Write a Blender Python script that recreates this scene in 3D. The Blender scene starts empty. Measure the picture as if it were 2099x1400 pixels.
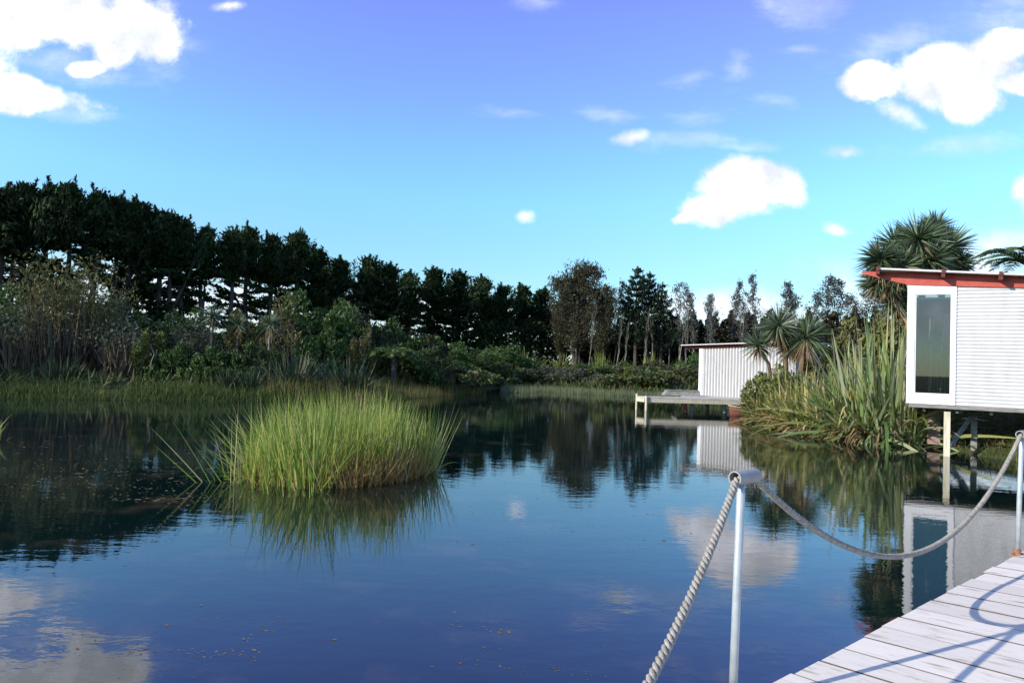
import bpy, math, random
import numpy as np
from mathutils import Matrix, Vector

rng = np.random.default_rng(7)
random.seed(7)
sc = bpy.context.scene
col = sc.collection
R_ = math.radians

# ------------------------------------------------------------------ camera
FPX, CX, CY, ROLL, EYE = 1390.0, 1049.5, 700.0, 0.033, 1.7
PIT = math.atan(42 / FPX)
r0 = np.array([1.0, 0, 0]); c0 = np.array([0, -math.sin(PIT), math.cos(PIT)])
FW = np.array([0, math.cos(PIT), math.sin(PIT)])
RT = math.cos(ROLL) * r0 + math.sin(ROLL) * c0
UP = -math.sin(ROLL) * r0 + math.cos(ROLL) * c0
CAM = np.array([0, 0, EYE])
cam_d = bpy.data.cameras.new("camera")
cam = bpy.data.objects.new("camera", cam_d); col.objects.link(cam)
cam_d.sensor_fit = 'HORIZONTAL'; cam_d.sensor_width = 36.0
cam_d.lens = 36.0 * FPX / 2099.0
cam_d.clip_start = 0.05; cam_d.clip_end = 3000
M = Matrix(((RT[0], UP[0], -FW[0], 0), (RT[1], UP[1], -FW[1], 0), (RT[2], UP[2], -FW[2], EYE), (0, 0, 0, 1)))
cam.matrix_world = M
sc.camera = cam

def ray(x, y): return RT * (x - CX) / FPX + UP * (CY - y) / FPX + FW
def at(x, y, Y):
    d = ray(x, y); return CAM + d * Y / d[1]
def onz(x, y, z=0.0):
    d = ray(x, y); return CAM + d * (z - EYE) / d[2]

# ------------------------------------------------------------------ light
SUN_AZ, SUN_EL = R_(-114.8), R_(24.4)          # azimuth from +Y, clockwise
SUN = Vector((math.sin(SUN_AZ) * math.cos(SUN_EL), math.cos(SUN_AZ) * math.cos(SUN_EL), math.sin(SUN_EL)))
sd = bpy.data.lights.new("sun", 'SUN'); sd.energy = 3.8; sd.angle = R_(0.5); sd.color = (1.0, 0.93, 0.82)
so = bpy.data.objects.new("sun", sd); col.objects.link(so)
so.rotation_euler = SUN.to_track_quat('Z', 'Y').to_euler(); so.location = (-40, -30, 40)
sc.view_settings.view_transform = 'Standard'; sc.view_settings.look = 'None'
sc.view_settings.gamma = 1.0; sc.view_settings.exposure = 0.6
sc.view_settings.use_curve_mapping = False
try:
    sc.cycles.max_bounces = 8; sc.cycles.transparent_max_bounces = 12
    sc.cycles.diffuse_bounces = 3; sc.cycles.glossy_bounces = 4
    sc.cycles.caustics_reflective = False; sc.cycles.caustics_refractive = False
    sc.cycles.use_denoising = True
except Exception: pass

W = bpy.data.worlds.new("World"); sc.world = W; W.use_nodes = True
nt = W.node_tree; nt.nodes.clear()
N = nt.nodes.new; LK = nt.links.new
def math_n(t, op, a, b=None, c=None, clamp=False):
    n = t.nodes.new('ShaderNodeMath'); n.operation = op; n.use_clamp = clamp
    for i, v in enumerate((a, b, c)):
        if v is None: continue
        if isinstance(v, (int, float)): n.inputs[i].default_value = v
        else: t.links.new(v, n.inputs[i])
    return n.outputs[0]
wout = N('ShaderNodeOutputWorld'); bg = N('ShaderNodeBackground'); LK(bg.outputs[0], wout.inputs[0])
BGS = 0.1
bg.inputs[1].default_value = BGS
sky = N('ShaderNodeTexSky'); sky.sky_type = 'NISHITA'; sky.sun_disc = False
sky.sun_elevation = SUN_EL; sky.sun_rotation = SUN_AZ; sky.altitude = 10
sky.air_density = 1.0; sky.dust_density = 0.3; sky.ozone_density = 2.0
tc = N('ShaderNodeTexCoord'); sx = N('ShaderNodeSeparateXYZ'); LK(tc.outputs['Generated'], sx.inputs[0])
ay = math_n(nt, 'ABSOLUTE', sx.outputs[1]); yy = math_n(nt, 'MAXIMUM', ay, 0.12)
uu = math_n(nt, 'DIVIDE', sx.outputs[0], yy); vv = math_n(nt, 'DIVIDE', sx.outputs[2], yy)
front = math_n(nt, 'SUBTRACT', ay, 0.12)
front = math_n(nt, 'MULTIPLY', front, 8.0, clamp=True)
uv = N('ShaderNodeCombineXYZ'); LK(uu, uv.inputs[0]); LK(vv, uv.inputs[1])
# photograph's sky is deep and saturated: tint by elevation
tint = N('ShaderNodeValToRGB'); LK(sx.outputs[2], tint.inputs[0])
def ramp_set(r, stops):
    e = r.color_ramp.elements
    while len(e) > 1: e.remove(e[-1])
    e[0].position = stops[0][0]; e[0].color = (*stops[0][1], 1)
    for p, c in stops[1:]:
        k = e.new(p); k.color = (*c, 1)
SKYTINT = [(0.0, (0.62, 0.78, 0.95)), (0.06, (0.74, 0.98, 1.08)), (0.17, (0.90, 1.26, 1.40)), (0.231, (0.98, 1.46, 1.75)), (0.295, (1.06, 1.47, 2.0)), (0.356, (1.2, 1.36, 2.3)), (0.455, (1.36, 1.26, 2.5)), (0.58, (1.25, 1.1, 1.3)), (1.0, (1.0, 0.95, 0.95))]
ramp_set(tint, SKYTINT)
mul = N('ShaderNodeMix'); mul.data_type = 'RGBA'; mul.blend_type = 'MULTIPLY'; mul.inputs[0].default_value = 1.0
LK(sky.outputs[0], mul.inputs[6]); LK(tint.outputs[0], mul.inputs[7])
gain = N('ShaderNodeVectorMath'); gain.operation = 'SCALE'; gain.inputs[3].default_value = 1.1
LK(mul.outputs[2], gain.inputs[0])
# clouds: blobs in view-direction slopes (x/y, z/y), broken up by noise
def noise(scale, detail, rough, vec, sc3=(1, 1, 1), off=(0, 0, 0)):
    m = N('ShaderNodeMapping'); m.inputs['Scale'].default_value = sc3; m.inputs['Location'].default_value = off
    LK(vec, m.inputs[0])
    n = N('ShaderNodeTexNoise'); n.inputs['Scale'].default_value = scale; n.inputs['Detail'].default_value = detail
    n.inputs['Roughness'].default_value = rough; LK(m.outputs[0], n.inputs[0]); return n
wn = noise(9, 4, 0.6, uv.outputs[0])
w1 = N('ShaderNodeVectorMath'); w1.operation = 'SUBTRACT'; LK(wn.outputs['Color'], w1.inputs[0]); w1.inputs[1].default_value = (0.5, 0.5, 0.5)
w2 = N('ShaderNodeVectorMath'); w2.operation = 'SCALE'; LK(w1.outputs[0], w2.inputs[0]); w2.inputs[3].default_value = 0.028
w3 = N('ShaderNodeVectorMath'); w3.operation = 'ADD'; LK(uv.outputs[0], w3.inputs[0]); LK(w2.outputs[0], w3.inputs[1])
def blobs(lst):
    acc = None
    for (px, py, rx, ry, ang) in lst:
        d = ray(px, py)
        m = N('ShaderNodeMapping'); m.vector_type = 'TEXTURE'
        m.inputs['Location'].default_value = (d[0] / d[1], d[2] / d[1], 0)
        m.inputs['Rotation'].default_value = (0, 0, R_(ang)); m.inputs['Scale'].default_value = (rx / FPX, ry / FPX, 1)
        LK(w3.outputs[0], m.inputs[0])
        l = N('ShaderNodeVectorMath'); l.operation = 'LENGTH'; LK(m.outputs[0], l.inputs[0])
        b = math_n(nt, 'SUBTRACT', 1.0, l.outputs[1])
        if acc is None: acc = b
        else:
            k = N('ShaderNodeMath'); k.operation = 'SMOOTH_MAX'; LK(acc, k.inputs[0]); LK(b, k.inputs[1]); k.inputs[2].default_value = 0.25
            acc = k.outputs[0]
    return acc
def sstep(v, a, b):
    m = N('ShaderNodeMapRange'); m.interpolation_type = 'SMOOTHSTEP'
    m.inputs[1].default_value = a; m.inputs[2].default_value = b; LK(v, m.inputs[0]); return m.outputs[0]
thick = blobs([(90, 20, 260, 105, -4), (285, 50, 130, 80, -18), (235, 100, 60, 42, 0), (20, 195, 200, 46, -4), (175, 140, 55, 24, 10),
               (-160, 60, 200, 160, 0),
               (1524, 388, 122, 80, 6), (1485, 425, 115, 46, 8), (1580, 375, 78, 58, -20), (1415, 442, 55, 18, 14),
               (1955, 150, 160, 86, 14), (1790, 168, 90, 44, 5), (1985, 205, 85, 62, 0), (2060, 95, 95, 46, 22), (2110, 175, 90, 30, 6),
               (2280, 420, 220, 90, 0)])
med = blobs([(1735, 312, 70, 24, -2), (1850, 240, 70, 30, -28), (1078, 446, 26, 22, 0), (2062, 490, 110, 50, 8), (1712, 466, 34, 20, 0), (1305, 281, 60, 22, 5), (470, 15, 40, 14, 0)])
thin = blobs([(1640, 25, 150, 60, 20), (1405, 160, 70, 26, 22), (1512, 138, 50, 46, 30), (1640, 104, 80, 20, 2), (1590, 212, 90, 24, -4),
              (1425, 238, 90, 26, 8), (1410, 285, 130, 24, 2), (1260, 236, 90, 20, -3), (1040, 230, 90, 16, -3), (1100, 4, 90, 28, 0), (1870, 70, 180, 45, 20),
              (2060, 30, 150, 80, 25), (90, 130, 250, 45, -8), (330, 110, 90, 70, 0), (120, 235, 150, 24, 0), (1530, 300, 90, 14, 0), (1980, 300, 200, 30, 10)])
lown = blobs([(330, 600, 520, 90, -3), (900, 640, 400, 50, -2), (1500, 640, 330, 60, -2), (-300, 600, 400, 120, 0), (2000, 600, 400, 140, 0)])
n1 = noise(11, 9, 0.62, uv.outputs[0]); n2 = noise(16, 8, 0.65, uv.outputs[0], (0.45, 1.2, 1), (3, 5, 0)); n3 = noise(14, 7, 0.6, uv.outputs[0], (1, 1, 1), (9, 1, 0))
d1 = math_n(nt, 'MULTIPLY_ADD', n1.outputs[0], 1.5, -0.72); d1 = math_n(nt, 'ADD', d1, thick); a1 = sstep(d1, 0.05, 0.45)
dm_ = math_n(nt, 'MULTIPLY_ADD', n1.outputs[0], 2.2, -1.15); dm_ = math_n(nt, 'ADD', dm_, med); am = sstep(dm_, 0.0, 1.1); a1 = math_n(nt, 'MAXIMUM', a1, am)
d2 = math_n(nt, 'MULTIPLY_ADD', n2.outputs[0], 3.2, -1.6); d2 = math_n(nt, 'ADD', d2, thin); a2 = sstep(d2, 0.0, 1.3); a2 = math_n(nt, 'MULTIPLY', a2, 0.30)
d3 = math_n(nt, 'MULTIPLY_ADD', n3.outputs[0], 0.8, -0.4); d3 = math_n(nt, 'ADD', d3, lown); a3 = sstep(d3, 0.0, 0.9); a3 = math_n(nt, 'MULTIPLY', a3, 0.75)
al = math_n(nt, 'MAXIMUM', a1, a2); al = math_n(nt, 'MAXIMUM', al, a3); al = math_n(nt, 'MULTIPLY', al, front)
crmp = N('ShaderNodeValToRGB'); LK(n3.outputs[0], crmp.inputs[0])
CLOUD = 10.5
ramp_set(crmp, [(0.30, (0.50, 0.53, 0.62)), (0.47, (0.66, 0.68, 0.76)), (0.64, (0.95, 0.97, 1.10))])
cs = N('ShaderNodeVectorMath'); cs.operation = 'SCALE'; LK(crmp.outputs[0], cs.inputs[0]); cs.inputs[3].default_value = CLOUD
cm = N('ShaderNodeMix'); cm.data_type = 'RGBA'; LK(al, cm.inputs[0]); LK(gain.outputs[0], cm.inputs[6]); LK(cs.outputs[0], cm.inputs[7])
LK(cm.outputs[2], bg.inputs[0])

# ------------------------------------------------------------------ helpers
class MB:
    def __init__(s): s.V = []; s.Q = []; s.T = []; s.n = 0; s.mi = []
    def add(s, V, Q=None, T=None):
        V = np.asarray(V, float).reshape(-1, 3)
        if Q is not None and len(Q): s.Q.append(np.asarray(Q, int).reshape(-1, 4) + s.n)
        if T is not None and len(T): s.T.append(np.asarray(T, int).reshape(-1, 3) + s.n)
        s.V.append(V); s.n += len(V); return s
    def box(s, lo, hi, M=None):
        x0, y0, z0 = lo; x1, y1, z1 = hi
        V = np.array([(x0, y0, z0), (x1, y0, z0), (x1, y1, z0), (x0, y1, z0), (x0, y0, z1), (x1, y0, z1), (x1, y1, z1), (x0, y1, z1)], float)
        if M is not None: V = V @ M[:3, :3].T + M[:3, 3]
        return s.add(V, [(0, 3, 2, 1), (4, 5, 6, 7), (0, 1, 5, 4), (1, 2, 6, 5), (2, 3, 7, 6), (3, 0, 4, 7)])
    def tube(s, P, r, n=6, cap=True):
        P = np.asarray(P, float); m = len(P); r = np.broadcast_to(np.asarray(r, float), (m,))
        t = np.gradient(P, axis=0); t /= np.linalg.norm(t, axis=1)[:, None] + 1e-9
        ref = np.array([0, 0, 1.0]) if abs(t[:, 2]).mean() < 0.8 else np.array([1.0, 0, 0])
        a = np.cross(t, ref); a /= np.linalg.norm(a, axis=1)[:, None] + 1e-9; b = np.cross(t, a)
        th = np.arange(n) * 2 * math.pi / n
        V = P[:, None, :] + r[:, None, None] * (np.cos(th)[None, :, None] * a[:, None, :] + np.sin(th)[None, :, None] * b[:, None, :])
        i = np.arange(m - 1)[:, None] * n; j = np.arange(n)[None, :]; k = (j + 1) % n
        Q = np.stack([i + j, i + k, i + n + k, i + n + j], -1).reshape(-1, 4)
        V = V.reshape(-1, 3); T = None
        if cap:
            V = np.vstack([V, P[0], P[-1]]); c = m * n; jj = np.arange(n); kk = (jj + 1) % n
            T = np.vstack([np.stack([np.full(n, c), kk, jj], 1), np.stack([np.full(n, c + 1), (m - 1) * n + jj, (m - 1) * n + kk], 1)])
        return s.add(V, Q, T)
    def build(s, name, mat, parent=None, smooth=False):
        V = np.vstack(s.V); Q = np.vstack(s.Q) if s.Q else np.zeros((0, 4), int); T = np.vstack(s.T) if s.T else np.zeros((0, 3), int)
        me = bpy.data.meshes.new(name)
        me.vertices.add(len(V)); me.vertices.foreach_set('co', V.astype(np.float32).ravel())
        idx = np.concatenate([Q.ravel(), T.ravel()]).astype(np.int32)
        st = np.concatenate([np.arange(len(Q)) * 4, len(Q) * 4 + np.arange(len(T)) * 3]).astype(np.int32)
        me.loops.add(len(idx)); me.loops.foreach_set('vertex_index', idx)
        me.polygons.add(len(st)); me.polygons.foreach_set('loop_start', st)
        me.update(calc_edges=True); me.validate()
        me.polygons.foreach_set('use_smooth', np.full(len(me.polygons), bool(smooth)))
        me.materials.append(mat)
        o = bpy.data.objects.new(name, me); col.objects.link(o)
        if parent is not None: o.parent = parent
        return o

def unit(v): return v / (np.linalg.norm(v, axis=-1, keepdims=True) + 1e-9)
def rdir(n): return unit(rng.normal(size=(n, 3)))
def U(a, b, n=None): return rng.uniform(a, b, n)

def blades(mb, P, D, L, Wd, droop, seg=4, taper=1.5, base_w=1.0, side=None):
    """flat tapering leaves: base P, direction D, length L, width Wd, sag droop"""
    P = np.asarray(P, float); n = len(P); D = unit(np.asarray(D, float)); L = np.broadcast_to(L, (n,)); Wd = np.broadcast_to(Wd, (n,)); droop = np.broadcast_to(droop, (n,))
    if side is None: side = np.cross(D, rdir(n) + np.array([0, 0, .01]))
    S = unit(side)
    t = np.linspace(0, 1, seg + 1)
    C = P[:, None] + D[:, None] * (L[:, None] * t)[..., None]
    C[:, :, 2] -= (droop * L)[:, None] * t ** 2
    w = Wd[:, None] * 0.5 * np.maximum(1 - t ** taper, 0.03) * (base_w + (1 - base_w) * np.minimum(t * 3, 1))
    V = np.stack([C - S[:, None] * w[..., None], C + S[:, None] * w[..., None]], 2).reshape(-1, 3)
    k = (seg + 1) * 2; i = np.arange(n)[:, None] * k; j = np.arange(seg)[None, :] * 2
    mb.add(V, np.stack([i + j, i + j + 1, i + j + 3, i + j + 2], -1).reshape(-1, 4))

def cards(mb, P, A, L, Wd):
    """leaf diamonds centred on P, long axis A"""
    P = np.asarray(P, float); n = len(P); A = unit(A); B = unit(np.cross(A, rdir(n))); L = np.broadcast_to(L, (n,))[:, None] * .5; Wd = np.broadcast_to(Wd, (n,))[:, None] * .5
    C = np.cross(A, B)
    V = np.stack([P - A * L, P + B * Wd + C * Wd * .3, P + A * L, P - B * Wd + C * Wd * .3], 1).reshape(-1, 3)
    mb.add(V, np.arange(n * 4).reshape(-1, 4))

def newmat(name):
    m = bpy.data.materials.new(name); m.use_nodes = True; t = m.node_tree; t.nodes.clear()
    o = t.nodes.new('ShaderNodeOutputMaterial'); p = t.nodes.new('ShaderNodeBsdfPrincipled'); t.links.new(p.outputs[0], o.inputs[0])
    return m, t, p, o
def setramp(r, stops):
    e = r.color_ramp.elements
    while len(e) > 1: e.remove(e[-1])
    e[0].position = stops[0][0]; e[0].color = (*stops[0][1], 1)
    for q, c in stops[1:]: e.new(q).color = (*c, 1)

def leafmat(name, cols, rough=0.55, transl=0.25, spec=0.3, objvar=0.25):
    m, t, p, o = newmat(name)
    g = t.nodes.new('ShaderNodeNewGeometry'); r = t.nodes.new('ShaderNodeValToRGB'); t.links.new(g.outputs['Random Per Island'], r.inputs[0])
    setramp(r, [(i / max(1, len(cols) - 1), c) for i, c in enumerate(cols)])
    oi = t.nodes.new('ShaderNodeObjectInfo'); hv = t.nodes.new('ShaderNodeHueSaturation')
    mr = t.nodes.new('ShaderNodeMapRange'); mr.inputs[3].default_value = 1 - objvar; mr.inputs[4].default_value = 1 + objvar
    t.links.new(oi.outputs['Random'], mr.inputs[0]); t.links.new(mr.outputs[0], hv.inputs['Value']); t.links.new(r.outputs[0], hv.inputs['Color'])
    t.links.new(hv.outputs[0], p.inputs['Base Color']); p.inputs['Roughness'].default_value = rough; p.inputs['Specular IOR Level'].default_value = spec
    tr = t.nodes.new('ShaderNodeBsdfTranslucent'); t.links.new(hv.outputs[0], tr.inputs[0])
    mx = t.nodes.new('ShaderNodeMixShader'); mx.inputs[0].default_value = transl
    t.links.new(p.outputs[0], mx.inputs[1]); t.links.new(tr.outputs[0], mx.inputs[2]); t.links.new(mx.outputs[0], o.inputs[0])
    return m

def noisemat(name, stops, scale=5.0, sc3=(1, 1, 1), rough=0.7, bump=0.0, bscale=None, spec=0.4, metallic=0.0, detail=6.0):
    m, t, p, o = newmat(name)
    c = t.nodes.new('ShaderNodeTexCoord'); mp = t.nodes.new('ShaderNodeMapping'); mp.inputs['Scale'].default_value = sc3; t.links.new(c.outputs['Object'], mp.inputs[0])
    n = t.nodes.new('ShaderNodeTexNoise'); n.inputs['Scale'].default_value = scale; n.inputs['Detail'].default_value = detail; t.links.new(mp.outputs[0], n.inputs[0])
    r = t.nodes.new('ShaderNodeValToRGB'); setramp(r, stops); t.links.new(n.outputs[0], r.inputs[0]); t.links.new(r.outputs[0], p.inputs['Base Color'])
    p.inputs['Roughness'].default_value = rough; p.inputs['Specular IOR Level'].default_value = spec; p.inputs['Metallic'].default_value = metallic
    if bump:
        n2 = t.nodes.new('ShaderNodeTexNoise'); n2.inputs['Scale'].default_value = bscale or scale * 4; n2.inputs['Detail'].default_value = 5; t.links.new(mp.outputs[0], n2.inputs[0])
        b = t.nodes.new('ShaderNodeBump'); b.inputs['Strength'].default_value = bump; b.inputs['Distance'].default_value = 0.02
        t.links.new(n2.outputs[0], b.inputs['Height']); t.links.new(b.outputs[0], p.inputs['Normal'])
    return m

def tag(o, label=None, cat=None, group=None, kind=None):
    if label: o['label'] = label
    if cat: o['category'] = cat
    if group: o['group'] = group
    if kind: o['kind'] = kind
    return o
def thing(name, label, cat, loc=(0, 0, 0), rz=0.0, group=None):
    o = bpy.data.objects.new(name, None); col.objects.link(o); o.empty_display_size = 0.3
    o.location = tuple(float(v) for v in loc); o.rotation_euler = (0, 0, rz)
    return tag(o, label, cat, group)
def copy_tree(o, parent=None):
    c = o.copy(); col.objects.link(c)
    if parent is not None: c.parent = parent
    for ch in list(o.children): copy_tree(ch, c)
    return c
ORD = ['first', 'second', 'third', 'fourth', 'fifth', 'sixth', 'seventh', 'eighth', 'ninth', 'tenth', 'eleventh', 'twelfth', 'thirteenth', 'fourteenth',
       'fifteenth', 'sixteenth', 'seventeenth', 'eighteenth', 'nineteenth', 'twentieth', 'twenty-first', 'twenty-second', 'twenty-third', 'twenty-fourth',
       'twenty-fifth', 'twenty-sixth', 'twenty-seventh', 'twenty-eighth', 'twenty-ninth', 'thirtieth']

# ------------------------------------------------------------------ terrain and water
POND = np.array([(-70, 4), (-40, 14), (-24, 19.5), (-16.5, 22.0), (-10, 23.9), (-6.5, 26), (-5.2, 31), (-3.2, 35), (-1.6, 40), (-0.4, 44.3), (2, 43.2), (5.3, 41.5), (9, 39.5), (12.5, 35),
                 (13.2, 30), (11.2, 26), (9.2, 23.2), (7.9, 21.4), (8.1, 19.6), (8.5, 18.0), (9.4, 17.45), (10.15, 17.1), (10.4, 15.9), (10.2, 14.7), (10.7, 13.9), (12.5, 12.6), (15, 11.5), (30, 8),
                 (40, -25), (-70, -25)], float)
def sdist(X, Y):
    """distance to the shoreline, positive on land"""
    P = np.stack([X, Y], -1); dmin = np.full(X.shape, 1e9); ins = np.zeros(X.shape, bool)
    for i in range(len(POND)):
        a = POND[i]; b = POND[(i + 1) % len(POND)]; ab = b - a
        t = np.clip(((P - a) @ ab) / (ab @ ab), 0, 1); q = a + t[..., None] * ab
        dmin = np.minimum(dmin, np.linalg.norm(P - q, axis=-1))
        c = ((a[1] > Y) != (b[1] > Y)) & (X < (b[0] - a[0]) * (Y - a[1]) / (b[1] - a[1] + 1e-12) + a[0]); ins ^= c
    return np.where(ins, -dmin, dmin)
def gz(X, Y):
    X = np.asarray(X, float); Y = np.asarray(Y, float); s = sdist(X, Y)
    wob = 0.05 * np.sin(X * 1.7 + Y * .6) + 0.04 * np.sin(Y * 2.3 - X * .9)
    right = np.clip((X - 6.5) / 2, 0, 1) * np.clip((32 - Y) / 4, 0, 1)
    land = 0.03 + 0.22 * (1 - np.exp(-s / 0.7)) + 0.035 * np.minimum(s, 25) + right * 0.12 * np.minimum(s, 3) + wob * np.clip(s / 2, 0, 1)
    return np.where(s > 0, land, np.maximum(-1.1, -0.03 + 0.35 * s))
def gzs(x, y): return float(gz(np.array([x]), np.array([y]))[0])

def axis(a, b, fine, lo, hi, coarse):
    left = lo + (a - lo) * (1 - np.linspace(1, 0, coarse) ** 2.2) if True else None
    L = a - (a - lo) * np.linspace(1, 0, coarse, endpoint=False) ** 2
    H = b + (hi - b) * np.linspace(0, 1, coarse + 1)[1:] ** 2
    return np.concatenate([L, np.arange(a, b + 1e-6, fine), H])
gx = axis(-34, 18, 0.4, -900, 900, 24); gy = axis(-8, 52, 0.4, -500, 1500, 24)
GX, GY = np.meshgrid(gx, gy); GZ = gz(GX, GY)
nx, ny = len(gx), len(gy); ii = np.arange(nx * ny).reshape(ny, nx)
g = MB(); g.add(np.stack([GX, GY, GZ], -1).reshape(-1, 3), np.stack([ii[:-1, :-1], ii[:-1, 1:], ii[1:, 1:], ii[1:, :-1]], -1).reshape(-1, 4))
soil = noisemat('soil', [(0.3, (0.045, 0.04, 0.02)), (0.45, (0.05, 0.075, 0.022)), (0.6, (0.09, 0.075, 0.04)), (0.75, (0.14, 0.09, 0.05))], 1.3, rough=0.95, bump=0.6, bscale=9, spec=0.1)
tag(g.build('ground', soil, smooth=True), kind='structure')

def watermat():
    m, t, p, o = newmat('pond_water')
    c = t.nodes.new('ShaderNodeTexCoord')
    def nz(scale, sc3, det, rough=0.55):
        mp = t.nodes.new('ShaderNodeMapping'); mp.inputs['Scale'].default_value = sc3; t.links.new(c.outputs['Object'], mp.inputs[0])
        n = t.nodes.new('ShaderNodeTexNoise'); n.inputs['Scale'].default_value = scale; n.inputs['Detail'].default_value = det; n.inputs['Roughness'].default_value = rough
        t.links.new(mp.outputs[0], n.inputs[0]); return n.outputs[0]
    r = t.nodes.new('ShaderNodeValToRGB'); t.links.new(nz(1.1, (1, 1, 1), 7, 0.65), r.inputs[0])
    setramp(r, [(0.0, (0.0012, 0.0115, 0.012)), (0.53, (0.003, 0.0115, 0.011)), (0.62, (0.022, 0.024, 0.018)), (0.74, (0.075, 0.06, 0.04))])
    t.links.new(r.outputs[0], p.inputs['Base Color']); p.inputs['Roughness'].default_value = 0.015; p.inputs['IOR'].default_value = 1.62
    p.inputs['Specular IOR Level'].default_value = 0.5
    b1 = t.nodes.new('ShaderNodeBump'); b1.inputs['Strength'].default_value = 0.018; b1.inputs['Distance'].default_value = 0.06
    t.links.new(nz(7.0, (0.7, 1.2, 1), 3), b1.inputs['Height'])
    b2 = t.nodes.new('ShaderNodeBump'); b2.inputs['Strength'].default_value = 0.008; b2.inputs['Distance'].default_value = 0.25
    t.links.new(nz(1.6, (0.6, 1.3, 1), 2), b2.inputs['Height']); t.links.new(b1.outputs[0], b2.inputs['Normal'])
    t.links.new(b2.outputs[0], p.inputs['Normal'])
    return m
w = MB(); w.add([(-160, -60, 0), (120, -60, 0), (120, 60, 0), (-160, 60, 0)], [(0, 1, 2, 3)])
tag(w.build('water', watermat()), kind='structure')

# ------------------------------------------------------------------ materials
white_iron = noisemat('white_painted_iron', [(0.25, (0.50, 0.50, 0.48)), (0.5, (0.60, 0.60, 0.59)), (0.75, (0.65, 0.65, 0.64))], 2.0, (2.2, 1, .6), rough=0.45, spec=0.4)
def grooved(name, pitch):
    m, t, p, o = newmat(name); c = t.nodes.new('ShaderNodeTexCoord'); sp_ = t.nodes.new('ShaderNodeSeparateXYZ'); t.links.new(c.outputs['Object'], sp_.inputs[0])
    v = math_n(t, 'SUBTRACT', sp_.outputs[0], .16); v = math_n(t, 'MULTIPLY', v, 2 * math.pi / pitch); v = math_n(t, 'SINE', v); v = math_n(t, 'MULTIPLY_ADD', v, .5, .5)  # colour wave along the wall: dark in the grooves, pale on the ribs
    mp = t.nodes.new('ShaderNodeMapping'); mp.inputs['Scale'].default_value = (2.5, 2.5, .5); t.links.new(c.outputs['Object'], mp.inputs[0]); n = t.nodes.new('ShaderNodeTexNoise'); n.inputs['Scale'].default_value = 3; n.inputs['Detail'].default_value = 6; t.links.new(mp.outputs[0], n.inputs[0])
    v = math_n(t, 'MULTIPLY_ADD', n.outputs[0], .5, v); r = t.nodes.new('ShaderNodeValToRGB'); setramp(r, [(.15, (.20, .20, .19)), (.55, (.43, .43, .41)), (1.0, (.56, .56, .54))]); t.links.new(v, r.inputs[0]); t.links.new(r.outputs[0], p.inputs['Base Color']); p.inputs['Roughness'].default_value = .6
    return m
grey_white_iron = grooved('grooved_white_iron', .14)
spare_iron = noisemat('spare_iron', [(0.3, (0.50, 0.50, 0.49)), (0.55, (0.68, 0.68, 0.67)), (0.75, (0.76, 0.76, 0.74))], 3, (2.5, 2.5, .35), rough=0.55)
white_trim = noisemat('white_trim_paint', [(0.3, (0.72, 0.72, 0.71)), (0.7, (0.80, 0.80, 0.79))], 6, rough=0.5)
red_paint = noisemat('red_paint', [(0.3, (0.40, 0.065, 0.045)), (0.7, (0.52, 0.095, 0.065))], 7, (1, 1, 1), rough=0.55, bump=0.1)
dark_red = noisemat('dark_red_timber', [(0.3, (0.10, 0.02, 0.018)), (0.7, (0.16, 0.035, 0.03))], 7, rough=0.7)
roof_metal = noisemat('roof_zinc', [(0.3, (0.55, 0.54, 0.50)), (0.7, (0.70, 0.68, 0.62))], 6, rough=0.4, metallic=0.2)
grey_timber = noisemat('grey_timber', [(0.25, (0.12, 0.115, 0.105)), (0.5, (0.24, 0.23, 0.21)), (0.75, (0.36, 0.34, 0.31))], 5, (1, 1, 6), rough=0.85, bump=0.3)
pile_timber = noisemat('pile_timber', [(0.25, (0.42, 0.36, 0.22)), (0.5, (0.58, 0.53, 0.38)), (0.75, (0.66, 0.62, 0.5))], 6, (4, 4, .5), rough=0.8, bump=0.2)
pink_block = noisemat('pinkish_concrete', [(0.3, (0.26, 0.17, 0.14)), (0.7, (0.36, 0.26, 0.22))], 9, rough=0.9, bump=0.3)
galv = noisemat('galvanised_steel', [(0.3, (0.36, 0.40, 0.41)), (0.55, (0.46, 0.51, 0.52)), (0.75, (0.54, 0.58, 0.58))], 14, rough=0.38, metallic=0.25)
rustm = noisemat('rusty_steel', [(0.3, (0.20, 0.08, 0.04)), (0.6, (0.34, 0.17, 0.09)), (0.8, (0.4, 0.33, 0.28))], 20, rough=0.85)
pvc = noisemat('grey_plastic_pipe', [(0.3, (0.27, 0.265, 0.255)), (0.7, (0.36, 0.355, 0.34))], 12, rough=0.5)
ropem = noisemat('rope_fibre', [(0.25, (0.22, 0.20, 0.16)), (0.5, (0.38, 0.35, 0.29)), (0.75, (0.48, 0.45, 0.39))], 40, (1, 1, 1), rough=0.95, bump=0.5, bscale=250)
canoe_red = noisemat('faded_red_paint', [(0.3, (0.22, 0.07, 0.05)), (0.7, (0.32, 0.13, 0.10))], 6, rough=0.5)
curtain_m = noisemat('green_curtain', [(0.3, (0.006, 0.035, 0.025)), (0.55, (0.015, 0.07, 0.05)), (0.68, (0.10, 0.16, 0.11))], 5, (3, 3, 1.2), rough=0.9)
inner_m = noisemat('interior_lining', [(0.3, (0.30, 0.31, 0.30)), (0.7, (0.36, 0.36, 0.35))], 3, rough=0.8)
bark = noisemat('bark', [(0.3, (0.045, 0.035, 0.028)), (0.7, (0.11, 0.09, 0.07))], 9, (3, 3, .5), rough=0.95, bump=0.4)
pale_bark = noisemat('pale_bark', [(0.3, (0.16, 0.14, 0.12)), (0.7, (0.30, 0.27, 0.235))], 9, (3, 3, .6), rough=0.95, bump=0.3)
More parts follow.
